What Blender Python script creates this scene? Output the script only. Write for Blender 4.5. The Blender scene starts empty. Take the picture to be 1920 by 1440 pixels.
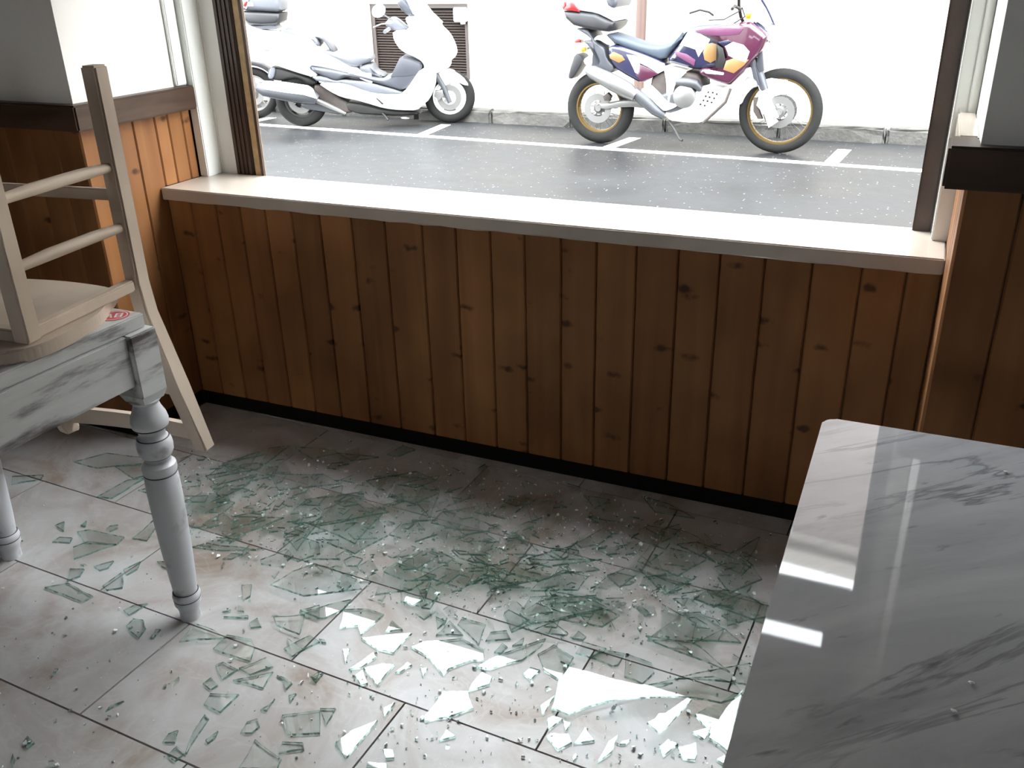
import bpy, bmesh, math, random
from mathutils import Vector, Matrix
random.seed(7)
R = math.radians
sc = bpy.context.scene
COL = sc.collection

# ------------------------------------------------------------------ camera, sky, exposure
CAM = Vector((2.219, -2.216, 1.398)); YAW, PITCH, ROLL, FPX = -0.4274, 0.4322, -0.0246, 1705.2
fwd = Vector((math.sin(YAW)*math.cos(PITCH), math.cos(YAW)*math.cos(PITCH), -math.sin(PITCH)))
rt0 = fwd.cross(Vector((0, 0, 1))).normalized(); up0 = rt0.cross(fwd)
rgt = math.cos(ROLL)*rt0 + math.sin(ROLL)*up0
upv = -math.sin(ROLL)*rt0 + math.cos(ROLL)*up0
cd = bpy.data.cameras.new('camera'); cam = bpy.data.objects.new('camera', cd); COL.objects.link(cam)
cd.sensor_width = 36; cd.sensor_fit = 'HORIZONTAL'; cd.lens = FPX/1920*36; cd.clip_start = .02; cd.clip_end = 200
M3 = Matrix((rgt, upv, -fwd)).transposed()
cam.matrix_world = Matrix.Translation(CAM) @ M3.to_4x4()
sc.camera = cam
w = bpy.data.worlds.new('overcast_sky'); sc.world = w; w.use_nodes = True
bgn = w.node_tree.nodes['Background']
bgn.inputs[0].default_value = (.91, .965, 1.0, 1); bgn.inputs[1].default_value = 1.0
sc.view_settings.view_transform = 'Standard'; sc.view_settings.look = 'None'; sc.view_settings.gamma = 1
sc.view_settings.use_curve_mapping = False
sc.view_settings.exposure = 4.2
sc.cycles.transparent_max_bounces = 40; sc.cycles.max_bounces = 12; sc.cycles.glossy_bounces = 6
sc.cycles.diffuse_bounces = 6

def ray(x, y): return fwd + rgt*((x-960)/FPX) - upv*((y-720)/FPX)
def onz(x, y, z):
    d = ray(x, y); return CAM + d*((z-CAM.z)/d.z)
def onplane(x, y, p0, n):
    d = ray(x, y); return CAM + d*((p0-CAM).dot(n)/d.dot(n))

# ------------------------------------------------------------------ materials
def newmat(name):
    m = bpy.data.materials.new(name); m.use_nodes = True
    nt = m.node_tree; return m, nt, nt.nodes, nt.links, nt.nodes['Principled BSDF']
def mat(name, col, rough=.5, metal=0, var=.08, scale=6, spec=.5, coat=0, bump=0, bscale=40):
    m, nt, N, L, b = newmat(name)
    tc = N.new('ShaderNodeTexCoord'); nz = N.new('ShaderNodeTexNoise'); nz.inputs['Scale'].default_value = scale; nz.inputs['Detail'].default_value = 4
    L.new(tc.outputs['Object'], nz.inputs['Vector'])
    mx = N.new('ShaderNodeMix'); mx.data_type = 'RGBA'
    mx.inputs['A'].default_value = (*[c*(1-var) for c in col], 1); mx.inputs['B'].default_value = (*[min(1, c*(1+var)) for c in col], 1)
    L.new(nz.outputs['Fac'], mx.inputs['Factor']); L.new(mx.outputs['Result'], b.inputs['Base Color'])
    b.inputs['Roughness'].default_value = rough; b.inputs['Metallic'].default_value = metal
    b.inputs['Specular IOR Level'].default_value = spec; b.inputs['Coat Weight'].default_value = coat
    if bump:
        n2 = N.new('ShaderNodeTexNoise'); n2.inputs['Scale'].default_value = bscale; n2.inputs['Detail'].default_value = 5
        L.new(tc.outputs['Object'], n2.inputs['Vector'])
        bp = N.new('ShaderNodeBump'); bp.inputs['Strength'].default_value = bump; bp.inputs['Distance'].default_value = .01
        L.new(n2.outputs['Fac'], bp.inputs['Height']); L.new(bp.outputs['Normal'], b.inputs['Normal'])
    return m
def ramp(N, stops):
    r = N.new('ShaderNodeValToRGB'); e = r.color_ramp.elements
    while len(e) < len(stops): e.new(.5)
    for k, (p, c) in enumerate(stops): e[k].position = p; e[k].color = (*c, 1)
    return r
def math_node(N, L, op, a, b=None):
    n = N.new('ShaderNodeMath'); n.operation = op
    for i, v in enumerate((a, b)):
        if v is None: continue
        if isinstance(v, (int, float)): n.inputs[i].default_value = v
        else: L.new(v, n.inputs[i])
    return n.outputs[0]

def wood_mat(name, c1, c2, knot, rough=.4, grain=(14, 14, .9), knots=True, bump=.15):
    m, nt, N, L, b = newmat(name)
    tc = N.new('ShaderNodeTexCoord'); oi = N.new('ShaderNodeObjectInfo')
    off = N.new('ShaderNodeVectorMath'); off.operation = 'ADD'
    cmb = N.new('ShaderNodeCombineXYZ')
    L.new(math_node(N, L, 'MULTIPLY', oi.outputs['Random'], 37.0), cmb.inputs[0])
    L.new(math_node(N, L, 'MULTIPLY', oi.outputs['Random'], 91.0), cmb.inputs[2])
    L.new(tc.outputs['Object'], off.inputs[0]); L.new(cmb.outputs[0], off.inputs[1])
    mp = N.new('ShaderNodeMapping'); mp.inputs['Scale'].default_value = grain
    L.new(off.outputs[0], mp.inputs['Vector'])
    # knots distort the grain
    kv = N.new('ShaderNodeMapping'); kv.inputs['Scale'].default_value = (8, 8, 17); L.new(off.outputs[0], kv.inputs['Vector'])
    vo = N.new('ShaderNodeTexVoronoi'); vo.inputs['Scale'].default_value = 1.0; L.new(kv.outputs[0], vo.inputs['Vector'])
    sepc = N.new('ShaderNodeSeparateColor'); L.new(vo.outputs['Color'], sepc.inputs[0])
    sel = math_node(N, L, 'GREATER_THAN', sepc.outputs[0], .42)
    nz = N.new('ShaderNodeTexNoise'); nz.inputs['Scale'].default_value = 1; nz.inputs['Detail'].default_value = 6; nz.inputs['Distortion'].default_value = .6
    nm = N.new('ShaderNodeTexNoise'); nm.inputs['Scale'].default_value = 34; nm.inputs['Detail'].default_value = 3
    L.new(off.outputs[0], nm.inputs['Vector'])
    L.new(mp.outputs[0], nz.inputs['Vector'])
    rp = ramp(N, [(.25, c1), (.5, [(a+d)/2 for a, d in zip(c1, c2)]), (.75, c2)])
    L.new(nz.outputs['Fac'], rp.inputs[0])
    # soft stain
    st = N.new('ShaderNodeTexNoise'); st.inputs['Scale'].default_value = 3.5; L.new(off.outputs[0], st.inputs['Vector'])
    mx0 = N.new('ShaderNodeMix'); mx0.data_type = 'RGBA'; mx0.blend_type = 'MULTIPLY'; mx0.inputs['Factor'].default_value = .8
    rs = ramp(N, [(.3, (.66, .62, .58)), (.7, (1.12, 1.1, 1.08))]); L.new(st.outputs['Fac'], rs.inputs[0])
    L.new(rp.outputs[0], mx0.inputs['A']); L.new(rs.outputs[0], mx0.inputs['B'])
    col = mx0.outputs['Result']
    if knots:
        dn = math_node(N, L, 'ADD', vo.outputs['Distance'], math_node(N, L, 'MULTIPLY', math_node(N, L, 'SUBTRACT', nm.outputs['Fac'], .5), .5))
        k1 = N.new('ShaderNodeMapRange'); k1.interpolation_type = 'SMOOTHSTEP'
        k1.inputs['From Min'].default_value = .24; k1.inputs['From Max'].default_value = .05
        k1.inputs['To Min'].default_value = 0; k1.inputs['To Max'].default_value = .85
        L.new(dn, k1.inputs['Value'])
        mk = N.new('ShaderNodeMix'); mk.data_type = 'RGBA'; L.new(math_node(N, L, 'MULTIPLY', k1.outputs[0], sel), mk.inputs['Factor'])
        L.new(col, mk.inputs['A']); mk.inputs['B'].default_value = (*knot, 1); col = mk.outputs['Result']
    hsv = N.new('ShaderNodeHueSaturation'); L.new(col, hsv.inputs['Color'])
    L.new(math_node(N, L, 'ADD', math_node(N, L, 'MULTIPLY', oi.outputs['Random'], .35), .82), hsv.inputs['Value'])
    L.new(hsv.outputs[0], b.inputs['Base Color'])
    b.inputs['Roughness'].default_value = rough; b.inputs['Specular IOR Level'].default_value = .22
    if bump:
        bp = N.new('ShaderNodeBump'); bp.inputs['Strength'].default_value = bump; bp.inputs['Distance'].default_value = .004
        L.new(nz.outputs['Fac'], bp.inputs['Height']); L.new(bp.outputs['Normal'], b.inputs['Normal'])
    return m

MB = wood_mat('stained_pine', (.195, .079, .029), (.31, .14, .054), (.035, .012, .005), .5)
MCAP = wood_mat('dark_stained_cap', (.034, .02, .014), (.085, .053, .036), (.02, .01, .008), .4, (3, 3, 22), False)
MCH = wood_mat('pale_chair_wood', (.55, .455, .37), (.65, .55, .46), (.3, .2, .12), .42, (10, 10, 1.5), False, .05)
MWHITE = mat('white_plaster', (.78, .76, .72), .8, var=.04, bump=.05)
MPIER = MWHITE
MTRIM = mat('white_painted_trim', (.76, .77, .73), .35, var=.05)
MDARK = mat('dark_brown_frame', (.05, .03, .022), .45, var=.4, scale=14, bump=.2, bscale=30)
MTAN = mat('raw_tan_timber_edge', (.45, .31, .16), .7, var=.35, scale=40, bump=.3)
MBLACK = mat('black_baseboard', (.006, .0055, .005), .8, spec=.1)
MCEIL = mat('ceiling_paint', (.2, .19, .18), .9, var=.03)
MGROUT = mat('dark_grout', (.07, .062, .055), .9)

def tile_mat():
    m, nt, N, L, b = newmat('polished_stone_tile')
    tc = N.new('ShaderNodeTexCoord'); oi = N.new('ShaderNodeObjectInfo')
    cmb = N.new('ShaderNodeCombineXYZ'); L.new(math_node(N, L, 'MULTIPLY', oi.outputs['Random'], 53.), cmb.inputs[0]); L.new(math_node(N, L, 'MULTIPLY', oi.outputs['Random'], 17.), cmb.inputs[1])
    ad = N.new('ShaderNodeVectorMath'); L.new(tc.outputs['Object'], ad.inputs[0]); L.new(cmb.outputs[0], ad.inputs[1])
    n1 = N.new('ShaderNodeTexNoise'); n1.inputs['Scale'].default_value = 3.2; n1.inputs['Detail'].default_value = 7; n1.inputs['Roughness'].default_value = .6; n1.inputs['Distortion'].default_value = 1.4
    L.new(ad.outputs[0], n1.inputs['Vector'])
    r1 = ramp(N, [(.26, (.235, .175, .135)), (.42, (.345, .31, .285)), (.58, (.42, .405, .395)), (.76, (.51, .505, .505))]); L.new(n1.outputs['Fac'], r1.inputs[0])
    n2 = N.new('ShaderNodeTexNoise'); n2.inputs['Scale'].default_value = 5; n2.inputs['Detail'].default_value = 3; n2.inputs['Distortion'].default_value = 2.2
    L.new(ad.outputs[0], n2.inputs['Vector'])
    v = math_node(N, L, 'ABSOLUTE', math_node(N, L, 'SUBTRACT', n2.outputs['Fac'], .5))
    mr = N.new('ShaderNodeMapRange'); mr.inputs['From Min'].default_value = .03; mr.inputs['From Max'].default_value = 0; mr.inputs['To Max'].default_value = .16; L.new(v, mr.inputs['Value'])
    mx = N.new('ShaderNodeMix'); mx.data_type = 'RGBA'; L.new(mr.outputs[0], mx.inputs['Factor']); L.new(r1.outputs[0], mx.inputs['A']); mx.inputs['B'].default_value = (.55, .53, .5, 1)
    L.new(mx.outputs['Result'], b.inputs['Base Color'])
    b.inputs['Roughness'].default_value = .3; b.inputs['Specular IOR Level'].default_value = .27
    return m
MTILE = tile_mat()

VEIN = 43
def marble_mat():
    m, nt, N, L, b = newmat('grey_veined_marble')
    tc = N.new('ShaderNodeTexCoord'); mp = N.new('ShaderNodeMapping'); mp.inputs['Scale'].default_value = (2.0, 7.5, 1)
    mr0 = N.new('ShaderNodeMapping'); mr0.inputs['Rotation'].default_value = (0, 0, R(-VEIN)); L.new(tc.outputs['Object'], mr0.inputs['Vector']); L.new(mr0.outputs[0], mp.inputs['Vector'])
    n1 = N.new('ShaderNodeTexNoise'); n1.inputs['Scale'].default_value = 1.3; n1.inputs['Detail'].default_value = 8; n1.inputs['Roughness'].default_value = .62; n1.inputs['Distortion'].default_value = .5
    L.new(mp.outputs[0], n1.inputs['Vector'])
    r1 = ramp(N, [(.25, (.27, .27, .285)), (.48, (.42, .42, .435)), (.72, (.53, .53, .545))]); L.new(n1.outputs['Fac'], r1.inputs[0])
    n2 = N.new('ShaderNodeTexNoise'); n2.inputs['Scale'].default_value = .85; n2.inputs['Detail'].default_value = 7; n2.inputs['Roughness'].default_value = .6; n2.inputs['Distortion'].default_value = .9
    L.new(mp.outputs[0], n2.inputs['Vector'])
    v = math_node(N, L, 'ABSOLUTE', math_node(N, L, 'SUBTRACT', n2.outputs['Fac'], .47))
    n3 = N.new('ShaderNodeTexNoise'); n3.inputs['Scale'].default_value = 3; L.new(tc.outputs['Object'], n3.inputs['Vector'])
    thr = N.new('ShaderNodeMapRange'); thr.inputs['From Min'].default_value = .42; thr.inputs['From Max'].default_value = .72; L.new(n3.outputs['Fac'], thr.inputs['Value'])
    mr = N.new('ShaderNodeMapRange'); mr.inputs['From Min'].default_value = .02; mr.inputs['From Max'].default_value = 0; mr.inputs['To Max'].default_value = .8; L.new(v, mr.inputs['Value'])
    f = math_node(N, L, 'MULTIPLY', mr.outputs[0], thr.outputs[0])
    mx = N.new('ShaderNodeMix'); mx.data_type = 'RGBA'; L.new(f, mx.inputs['Factor']); L.new(r1.outputs[0], mx.inputs['A']); mx.inputs['B'].default_value = (.06, .057, .066, 1)
    # short dark flecks
    n4 = N.new('ShaderNodeTexNoise'); n4.inputs['Scale'].default_value = 7; n4.inputs['Detail'].default_value = 4; L.new(mp.outputs[0], n4.inputs['Vector'])
    mr2 = N.new('ShaderNodeMapRange'); mr2.inputs['From Min'].default_value = .67; mr2.inputs['From Max'].default_value = .76; mr2.inputs['To Max'].default_value = .6; L.new(n4.outputs['Fac'], mr2.inputs['Value'])
    mx2 = N.new('ShaderNodeMix'); mx2.data_type = 'RGBA'; L.new(mr2.outputs[0], mx2.inputs['Factor']); L.new(mx.outputs['Result'], mx2.inputs['A']); mx2.inputs['B'].default_value = (.10, .095, .10, 1)
    L.new(mx2.outputs['Result'], b.inputs['Base Color'])
    b.inputs['Roughness'].default_value = .03; b.inputs['Specular IOR Level'].default_value = .45
    return m
MMARBLE = marble_mat()
MSILL = mat('cream_marble_sill', (.47, .41, .35), .18, var=.12, scale=9)

def distress_mat():
    m, nt, N, L, b = newmat('distressed_grey_paint')
    tc = N.new('ShaderNodeTexCoord'); mp = N.new('ShaderNodeMapping'); mp.inputs['Scale'].default_value = (9, 2.2, 13); L.new(tc.outputs['Object'], mp.inputs['Vector'])
    n1 = N.new('ShaderNodeTexNoise'); n1.inputs['Scale'].default_value = 1.4; n1.inputs['Detail'].default_value = 7; n1.inputs['Roughness'].default_value = .6; L.new(mp.outputs[0], n1.inputs['Vector'])
    r1 = ramp(N, [(.36, (.08, .068, .072)), (.43, (.30, .29, .295)), (.49, (.54, .545, .54)), (.75, (.66, .67, .66))]); L.new(n1.outputs['Fac'], r1.inputs[0])
    L.new(r1.outputs[0], b.inputs['Base Color']); b.inputs['Roughness'].default_value = .42
    return m
MDIST = distress_mat()
def leg_mat():
    m, nt, N, L, b = newmat('distressed_grey_turned_leg')
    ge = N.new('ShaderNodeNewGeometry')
    rp = ramp(N, [(.44, (.05, .045, .05)), (.485, (.55, .555, .575)), (.55, (.62, .63, .65))]); L.new(ge.outputs['Pointiness'], rp.inputs[0])  # darker in the concave creases, by pointiness
    tc = N.new('ShaderNodeTexCoord'); n1 = N.new('ShaderNodeTexNoise'); n1.inputs['Scale'].default_value = 16; n1.inputs['Detail'].default_value = 5; L.new(tc.outputs['Object'], n1.inputs['Vector'])
    r2 = ramp(N, [(.3, (.45, .42, .42)), (.42, (1, 1, 1))]); L.new(n1.outputs['Fac'], r2.inputs[0])
    mx = N.new('ShaderNodeMix'); mx.data_type = 'RGBA'; mx.blend_type = 'MULTIPLY'; mx.inputs['Factor'].default_value = .8
    L.new(rp.outputs[0], mx.inputs['A']); L.new(r2.outputs[0], mx.inputs['B']); L.new(mx.outputs['Result'], b.inputs['Base Color']); b.inputs['Roughness'].default_value = .4
    return m
MLEG = leg_mat()
MGROOVE = mat('dark_groove', (.06, .05, .055), .6)  # dark tone for the rings set in the turned grooves

def glass_mats():
    m, nt, N, L, b = newmat('float_glass_face'); N.remove(b); out = N['Material Output']
    tr = N.new('ShaderNodeBsdfTransparent'); tr.inputs[0].default_value = (.972, .99, .984, 1)
    gl = N.new('ShaderNodeBsdfGlossy'); gl.inputs['Roughness'].default_value = .01; gl.inputs['Color'].default_value = (1, 1, 1, 1)
    ge = N.new('ShaderNodeNewGeometry'); dt = N.new('ShaderNodeVectorMath'); dt.operation = 'DOT_PRODUCT'
    L.new(ge.outputs['Normal'], dt.inputs[0]); L.new(ge.outputs['Incoming'], dt.inputs[1])
    om = math_node(N, L, 'SUBTRACT', 1.0, math_node(N, L, 'ABSOLUTE', dt.outputs['Value']))     # Schlick reflectance, same from both sides
    ff = math_node(N, L, 'ADD', math_node(N, L, 'MULTIPLY', math_node(N, L, 'POWER', om, 5.0), .945), .055)
    mx = N.new('ShaderNodeMixShader'); L.new(ff, mx.inputs[0]); L.new(tr.outputs[0], mx.inputs[1]); L.new(gl.outputs[0], mx.inputs[2]); L.new(mx.outputs[0], out.inputs[0])
    m2, nt, N, L, b = newmat('green_glass_edge'); out = N['Material Output']
    b.inputs['Base Color'].default_value = (.14, .26, .225, 1); b.inputs['Roughness'].default_value = .08
    tr = N.new('ShaderNodeBsdfTransparent'); tr.inputs[0].default_value = (.72, .9, .85, 1)
    tc = N.new('ShaderNodeTexCoord'); nz = N.new('ShaderNodeTexNoise'); nz.inputs['Scale'].default_value = 60; L.new(tc.outputs['Object'], nz.inputs['Vector'])
    rp = ramp(N, [(.40, (.08, .08, .08)), (.62, (.85, .85, .85))]); L.new(nz.outputs['Fac'], rp.inputs[0])
    mx = N.new('ShaderNodeMixShader'); L.new(rp.outputs[0], mx.inputs[0]); L.new(tr.outputs[0], mx.inputs[1]); L.new(b.outputs[0], mx.inputs[2]); L.new(mx.outputs[0], out.inputs[0])
    return m, m2
MGL, MGE = glass_mats()

# ------------------------------------------------------------------ mesh helpers
def tag(o, label=None, cat=None, group=None, kind=None):
    if label: o['label'] = label
    if cat: o['category'] = cat
    if group: o['group'] = group
    if kind: o['kind'] = kind
    return o
def link(name, me, m, parent=None, smooth=False):
    if m is not None:
        for x in (m if isinstance(m, (list, tuple)) else [m]): me.materials.append(x)
    if smooth:
        for p in me.polygons: p.use_smooth = True
    o = bpy.data.objects.new(name, me); COL.objects.link(o)
    if parent: o.parent = parent
    return o
def fin(name, bm, m, parent=None, smooth=False):
    bmesh.ops.recalc_face_normals(bm, faces=bm.faces)
    me = bpy.data.meshes.new(name); bm.to_mesh(me); bm.free()
    o = link(name, me, m, parent, smooth)
    if smooth:
        try: me.set_sharp_from_angle(angle=R(40))
        except Exception: pass
    return o
def empty(name, loc=(0, 0, 0), rz=0):
    o = bpy.data.objects.new(name, None); COL.objects.link(o); o.location = loc; o.rotation_euler = (0, 0, rz); o.empty_display_size = .1
    return o
def abox(bm, x0, x1, y0, y1, z0, z1, bev=0):
    b2 = bmesh.new()
    vs = [b2.verts.new((x, y, z)) for z in (z0, z1) for y in (y0, y1) for x in (x0, x1)]
    for f in ((0, 2, 3, 1), (4, 5, 7, 6), (0, 1, 5, 4), (2, 6, 7, 3), (0, 4, 6, 2), (1, 3, 7, 5)): b2.faces.new([vs[i] for i in f])
    if bev: bmesh.ops.bevel(b2, geom=b2.edges[:], offset=bev, segments=2, affect='EDGES')
    me = bpy.data.meshes.new('t'); b2.to_mesh(me); b2.free(); bm.from_mesh(me); bpy.data.meshes.remove(me)
def box(name, x0, x1, y0, y1, z0, z1, m, parent=None, bev=0):
    bm = bmesh.new(); abox(bm, x0, x1, y0, y1, z0, z1, bev); return fin(name, bm, m, parent)
def alathe(bm, prof, seg=32, c=(0, 0, 0), axis='Z', matx=None):
    rings = []
    for r, z in prof:
        ring = []
        for k in range(seg):
            a = 2*math.pi*k/seg
            v = Vector((r*math.cos(a), r*math.sin(a), z)) if axis == 'Z' else Vector((r*math.cos(a), z, r*math.sin(a)))
            v = v + Vector(c)
            ring.append(bm.verts.new(matx @ v if matx else v))
        rings.append(ring)
    for a, b_ in zip(rings, rings[1:]):
        for k in range(seg): bm.faces.new((a[k], a[(k+1) % seg], b_[(k+1) % seg], b_[k]))
    return rings
def lathe(name, prof, m, parent=None, seg=32, c=(0, 0, 0), axis='Z', caps=True, closed=False):
    bm = bmesh.new(); rg = alathe(bm, prof, seg, c, axis)
    if closed:
        for k in range(seg): bm.faces.new((rg[-1][k], rg[-1][(k+1) % seg], rg[0][(k+1) % seg], rg[0][k]))
    elif caps:
        bm.faces.new(rg[0]); bm.faces.new(rg[-1])
    return fin(name, bm, m, parent, True)
def atube(bm, pts, rad, seg=10, cap=True):
    pts = [Vector(p) for p in pts]; n = len(pts)
    rr = rad if isinstance(rad, (list, tuple)) else [rad]*n
    rings = []; ref = None
    for i, p in enumerate(pts):
        d = (pts[min(i+1, n-1)] - pts[max(i-1, 0)]).normalized()
        if ref is None:
            ref = d.orthogonal().normalized()
        ref = (ref - d*ref.dot(d)).normalized(); s = d.cross(ref)
        rings.append([bm.verts.new(p + (ref*math.cos(2*math.pi*k/seg) + s*math.sin(2*math.pi*k/seg))*rr[i]) for k in range(seg)])
    for a, b_ in zip(rings, rings[1:]):
        for k in range(seg): bm.faces.new((a[k], a[(k+1) % seg], b_[(k+1) % seg], b_[k]))
    if cap: bm.faces.new(rings[0]); bm.faces.new(rings[-1])
def tube(name, pts, rad, m, parent=None, seg=10):
    bm = bmesh.new(); atube(bm, pts, rad, seg); return fin(name, bm, m, parent, True)
def area2(P): return sum(P[i][0]*P[(i+1) % len(P)][1] - P[(i+1) % len(P)][0]*P[i][1] for i in range(len(P)))/2
def inset(P, d):
    n = len(P); s = 1 if area2(P) > 0 else -1; out = []
    for i in range(n):
        a, b_, c = Vector(P[i-1]), Vector(P[i]), Vector(P[(i+1) % n])
        e1 = (b_-a); e2 = (c-b_)
        if e1.length < 1e-6 or e2.length < 1e-6: out.append(tuple(b_)); continue
        e1.normalize(); e2.normalize()
        n1 = Vector((-e1.y, e1.x))*s; n2 = Vector((-e2.y, e2.x))*s
        t = n1+n2
        if t.length < .2: out.append(tuple(b_)); continue
        t.normalize(); k = min(d/max(t.dot(n1), .35), d*1.8)
        out.append(tuple(b_+t*k))
    return out
def chaikin(P, n=1, q=.22):
    for _ in range(n):
        O = []
        for i in range(len(P)):
            a, b_ = Vector(P[i]), Vector(P[(i+1) % len(P)])
            O += [tuple(a.lerp(b_, q)), tuple(a.lerp(b_, 1-q))]
        P = O
    return P
def puff(name, P, y0, y1, m, parent, d=.02, steps=3, curve=True):
    """solid with outline P in the local x-z plane, rounded over at both faces y0 (near) and y1 (far)"""
    if curve: P = chaikin(P)
    bm = bmesh.new(); rings = []
    rp = [(math.cos(a), math.sin(a)) for a in [math.pi/2*k/steps for k in range(steps+1)]]
    h = d*1.2; h = min(h, (y1-y0)*.45)
    seq = [(d*(1-c_), y0+h*(1-s_)) for s_, c_ in [(math.sin(math.pi/2*(1-k/steps)), math.cos(math.pi/2*(1-k/steps))) for k in range(steps+1)]]
    far = [(a, y1-(y-y0)) for a, y in reversed(seq)]
    for a, y in seq+far:
        Q = inset(P, a) if a > 1e-6 else P
        rings.append([bm.verts.new((x, y, z)) for x, z in Q])
    n = len(P)
    for a, b_ in zip(rings, rings[1:]):
        for k in range(n): bm.faces.new((a[k], a[(k+1) % n], b_[(k+1) % n], b_[k]))
    f1 = bm.faces.new(rings[0]); f2 = bm.faces.new(rings[-1])
    bmesh.ops.triangulate(bm, faces=[f1, f2])
    return fin(name, bm, m, parent, True)
def prism(name, pts, z0, z1, m, parent=None, bev=0):
    bm = bmesh.new()
    lo = [bm.verts.new((x, y, z0)) for x, y in pts]; hi = [bm.verts.new((x, y, z1)) for x, y in pts]; n = len(pts)
    for k in range(n): bm.faces.new((lo[k], lo[(k+1) % n], hi[(k+1) % n], hi[k]))
    a = bm.faces.new(lo); b_ = bm.faces.new(hi)
    if bev: bmesh.ops.bevel(bm, geom=[e for e in bm.edges], offset=bev, segments=2, affect='EDGES')
    return fin(name, bm, m, parent)
def struct(o): o['kind'] = 'structure'; return o

# ------------------------------------------------------------------ the shop: floor
W, D, H, TS = 2.299, .287, .7736, .039
ZS = -.087                                    # street level
flo = struct(box('floor', -3.2, 4.8, -6.2, .24, -.12, -.009, MGROUT))
fa = R(-2.3)
def clip(P, a, b_, c):                        # keep a*x+b*y<=c
    O = []
    for i in range(len(P)):
        p, q = P[i], P[(i+1) % len(P)]; dp = a*p[0]+b_*p[1]-c; dq = a*q[0]+b_*q[1]-c
        if dp <= 0: O.append(p)
        if (dp < 0 < dq) or (dq < 0 < dp):
            t = dp/(dp-dq); O.append((p[0]+t*(q[0]-p[0]), p[1]+t*(q[1]-p[1])))
    return O
def addtile(P):
    if len(P) < 3 or abs(area2(P)) < 2e-4: return
    cx = sum(p[0] for p in P)/len(P); cy = sum(p[1] for p in P)/len(P)
    t = prism('tile', [(x-cx, y-cy) for x, y in P], -.008, 0, MTILE, flo); t.location = (cx, cy, 0)
TL, TW, GJ = .600, .3155, .0022
# joint row passes (0.79,-0.966); cross joint there at x .795
for rrow in range(-10, 5):
    offx = .80 + (.30 if False else 0) + rrow*.30
    for k in range(-8, 9):
        u0 = offx + k*TL; u1 = u0+TL; v0 = -.985-TW + rrow*TW; v1 = v0+TW
        if u1 < -2 or u0 > 4 or v0 < -3.2: continue
        q = []
        for u, v in ((u0+GJ, v0+GJ), (u1-GJ, v0+GJ), (u1-GJ, v1-GJ), (u0+GJ, v1-GJ)):
            du, dv = u-.795, v+.985
            q.append((.795+du*math.cos(fa)-dv*math.sin(fa), -.97+du*math.sin(fa)+dv*math.cos(fa)))
        q = clip(q, 0, 1, .018)
        q = clip(clip(q, -1, 0, 2.4), 1, 0, 3.9)
        if len(q) < 3: continue
        # room plus niche
        room = clip(q, 0, 1, -D)
        nic = clip(clip(clip(q, 0, -1, D), -1, 0, -.005), 1, 0, W-.005)
        if len(room) >= 3 and len(nic) >= 3 and min(p[0] for p in q) > .005 and max(p[0] for p in q) < W-.005: addtile(q)
        else: addtile(room); addtile(nic)

# ------------------------------------------------------------------ walls
WT = .32                                      # outer face of the shop front
bm = bmesh.new()
for a in ((-3.2, 0, -D, WT, 1.06, 2.9), (-.012, .04, .235, WT, H-TS, 2.9), (.04, .095, .24, WT, H-TS, 2.9),
          (2.312, 3.3, -D, WT, 1.05, 2.9), (2.262, W+.012, .215, WT, H-TS, 2.9),
          (.095, 2.262, .2, WT, 2.25, 2.9), (-.012, 2.32, -D, .2, 2.4, 2.9), (3.3, 3.95, -D, WT, 2.25, 2.9), (3.95, 4.8, -D, WT, -.1, 2.9)):  # gap near the right end: unseen doorway added for fill daylight
    abox(bm, *a)
wf = struct(fin('wall_front', bm, MWHITE))
bm = bmesh.new()
for a in ((-3.2, -.012, -D+.012, WT, -.1, 1.06), (-.012, W+.012, .012, WT, -.1, H-TS), (W+.012, 3.3, -D+.012, WT, -.1, 1.05)): abox(bm, *a)
fin('panel_backing', bm, MDARK, wf)
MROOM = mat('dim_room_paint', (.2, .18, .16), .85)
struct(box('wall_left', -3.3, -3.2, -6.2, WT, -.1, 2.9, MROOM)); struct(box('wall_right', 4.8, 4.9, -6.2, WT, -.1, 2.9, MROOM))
bm = bmesh.new()                              # back wall; opening added to let in fill daylight from the rear
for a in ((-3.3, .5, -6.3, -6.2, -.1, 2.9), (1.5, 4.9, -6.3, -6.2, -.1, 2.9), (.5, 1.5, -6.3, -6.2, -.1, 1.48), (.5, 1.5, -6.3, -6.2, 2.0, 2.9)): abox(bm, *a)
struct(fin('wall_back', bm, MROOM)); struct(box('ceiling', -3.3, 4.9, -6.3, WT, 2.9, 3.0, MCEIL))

def board(name, x0, x1, z0, z1, place, parent, th=.012):
    """one tongue-and-groove board: width along local x, bevelled long edges, front at y=0"""
    g = .0012; c = .004; w_ = x1-x0
    pr = [(g, th), (g, c), (g+c*.8, 0), (w_-g-c*.8, 0), (w_-g, c), (w_-g, th)]
    bm = bmesh.new(); cz = (z0+z1)/2
    lo = [bm.verts.new((x-w_/2, y, z0-cz)) for x, y in pr]; hi = [bm.verts.new((x-w_/2, y, z1-cz)) for x, y in pr]; n = len(pr)
    for k in range(n): bm.faces.new((lo[k], lo[(k+1) % n], hi[(k+1) % n], hi[k]))
    bm.faces.new(lo); bm.faces.new(hi)
    o = fin(name, bm, MB, parent); o.matrix_world = place @ Matrix.Translation(((x0+x1)/2, 0, cz))
    return o
BZ = .052
js = [0.0, .094, .195, .289, .386, .485, .588, .700, .815, .938, 1.046, 1.154, 1.257, 1.364, 1.465, 1.574, 1.685, 1.791, 1.901, 2.013, 2.125, 2.224, W]
I4 = Matrix.Identity(4)
for a, b_ in zip(js, js[1:]): board('board', a, b_, BZ, H-TS-.001, I4, wf)
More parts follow.
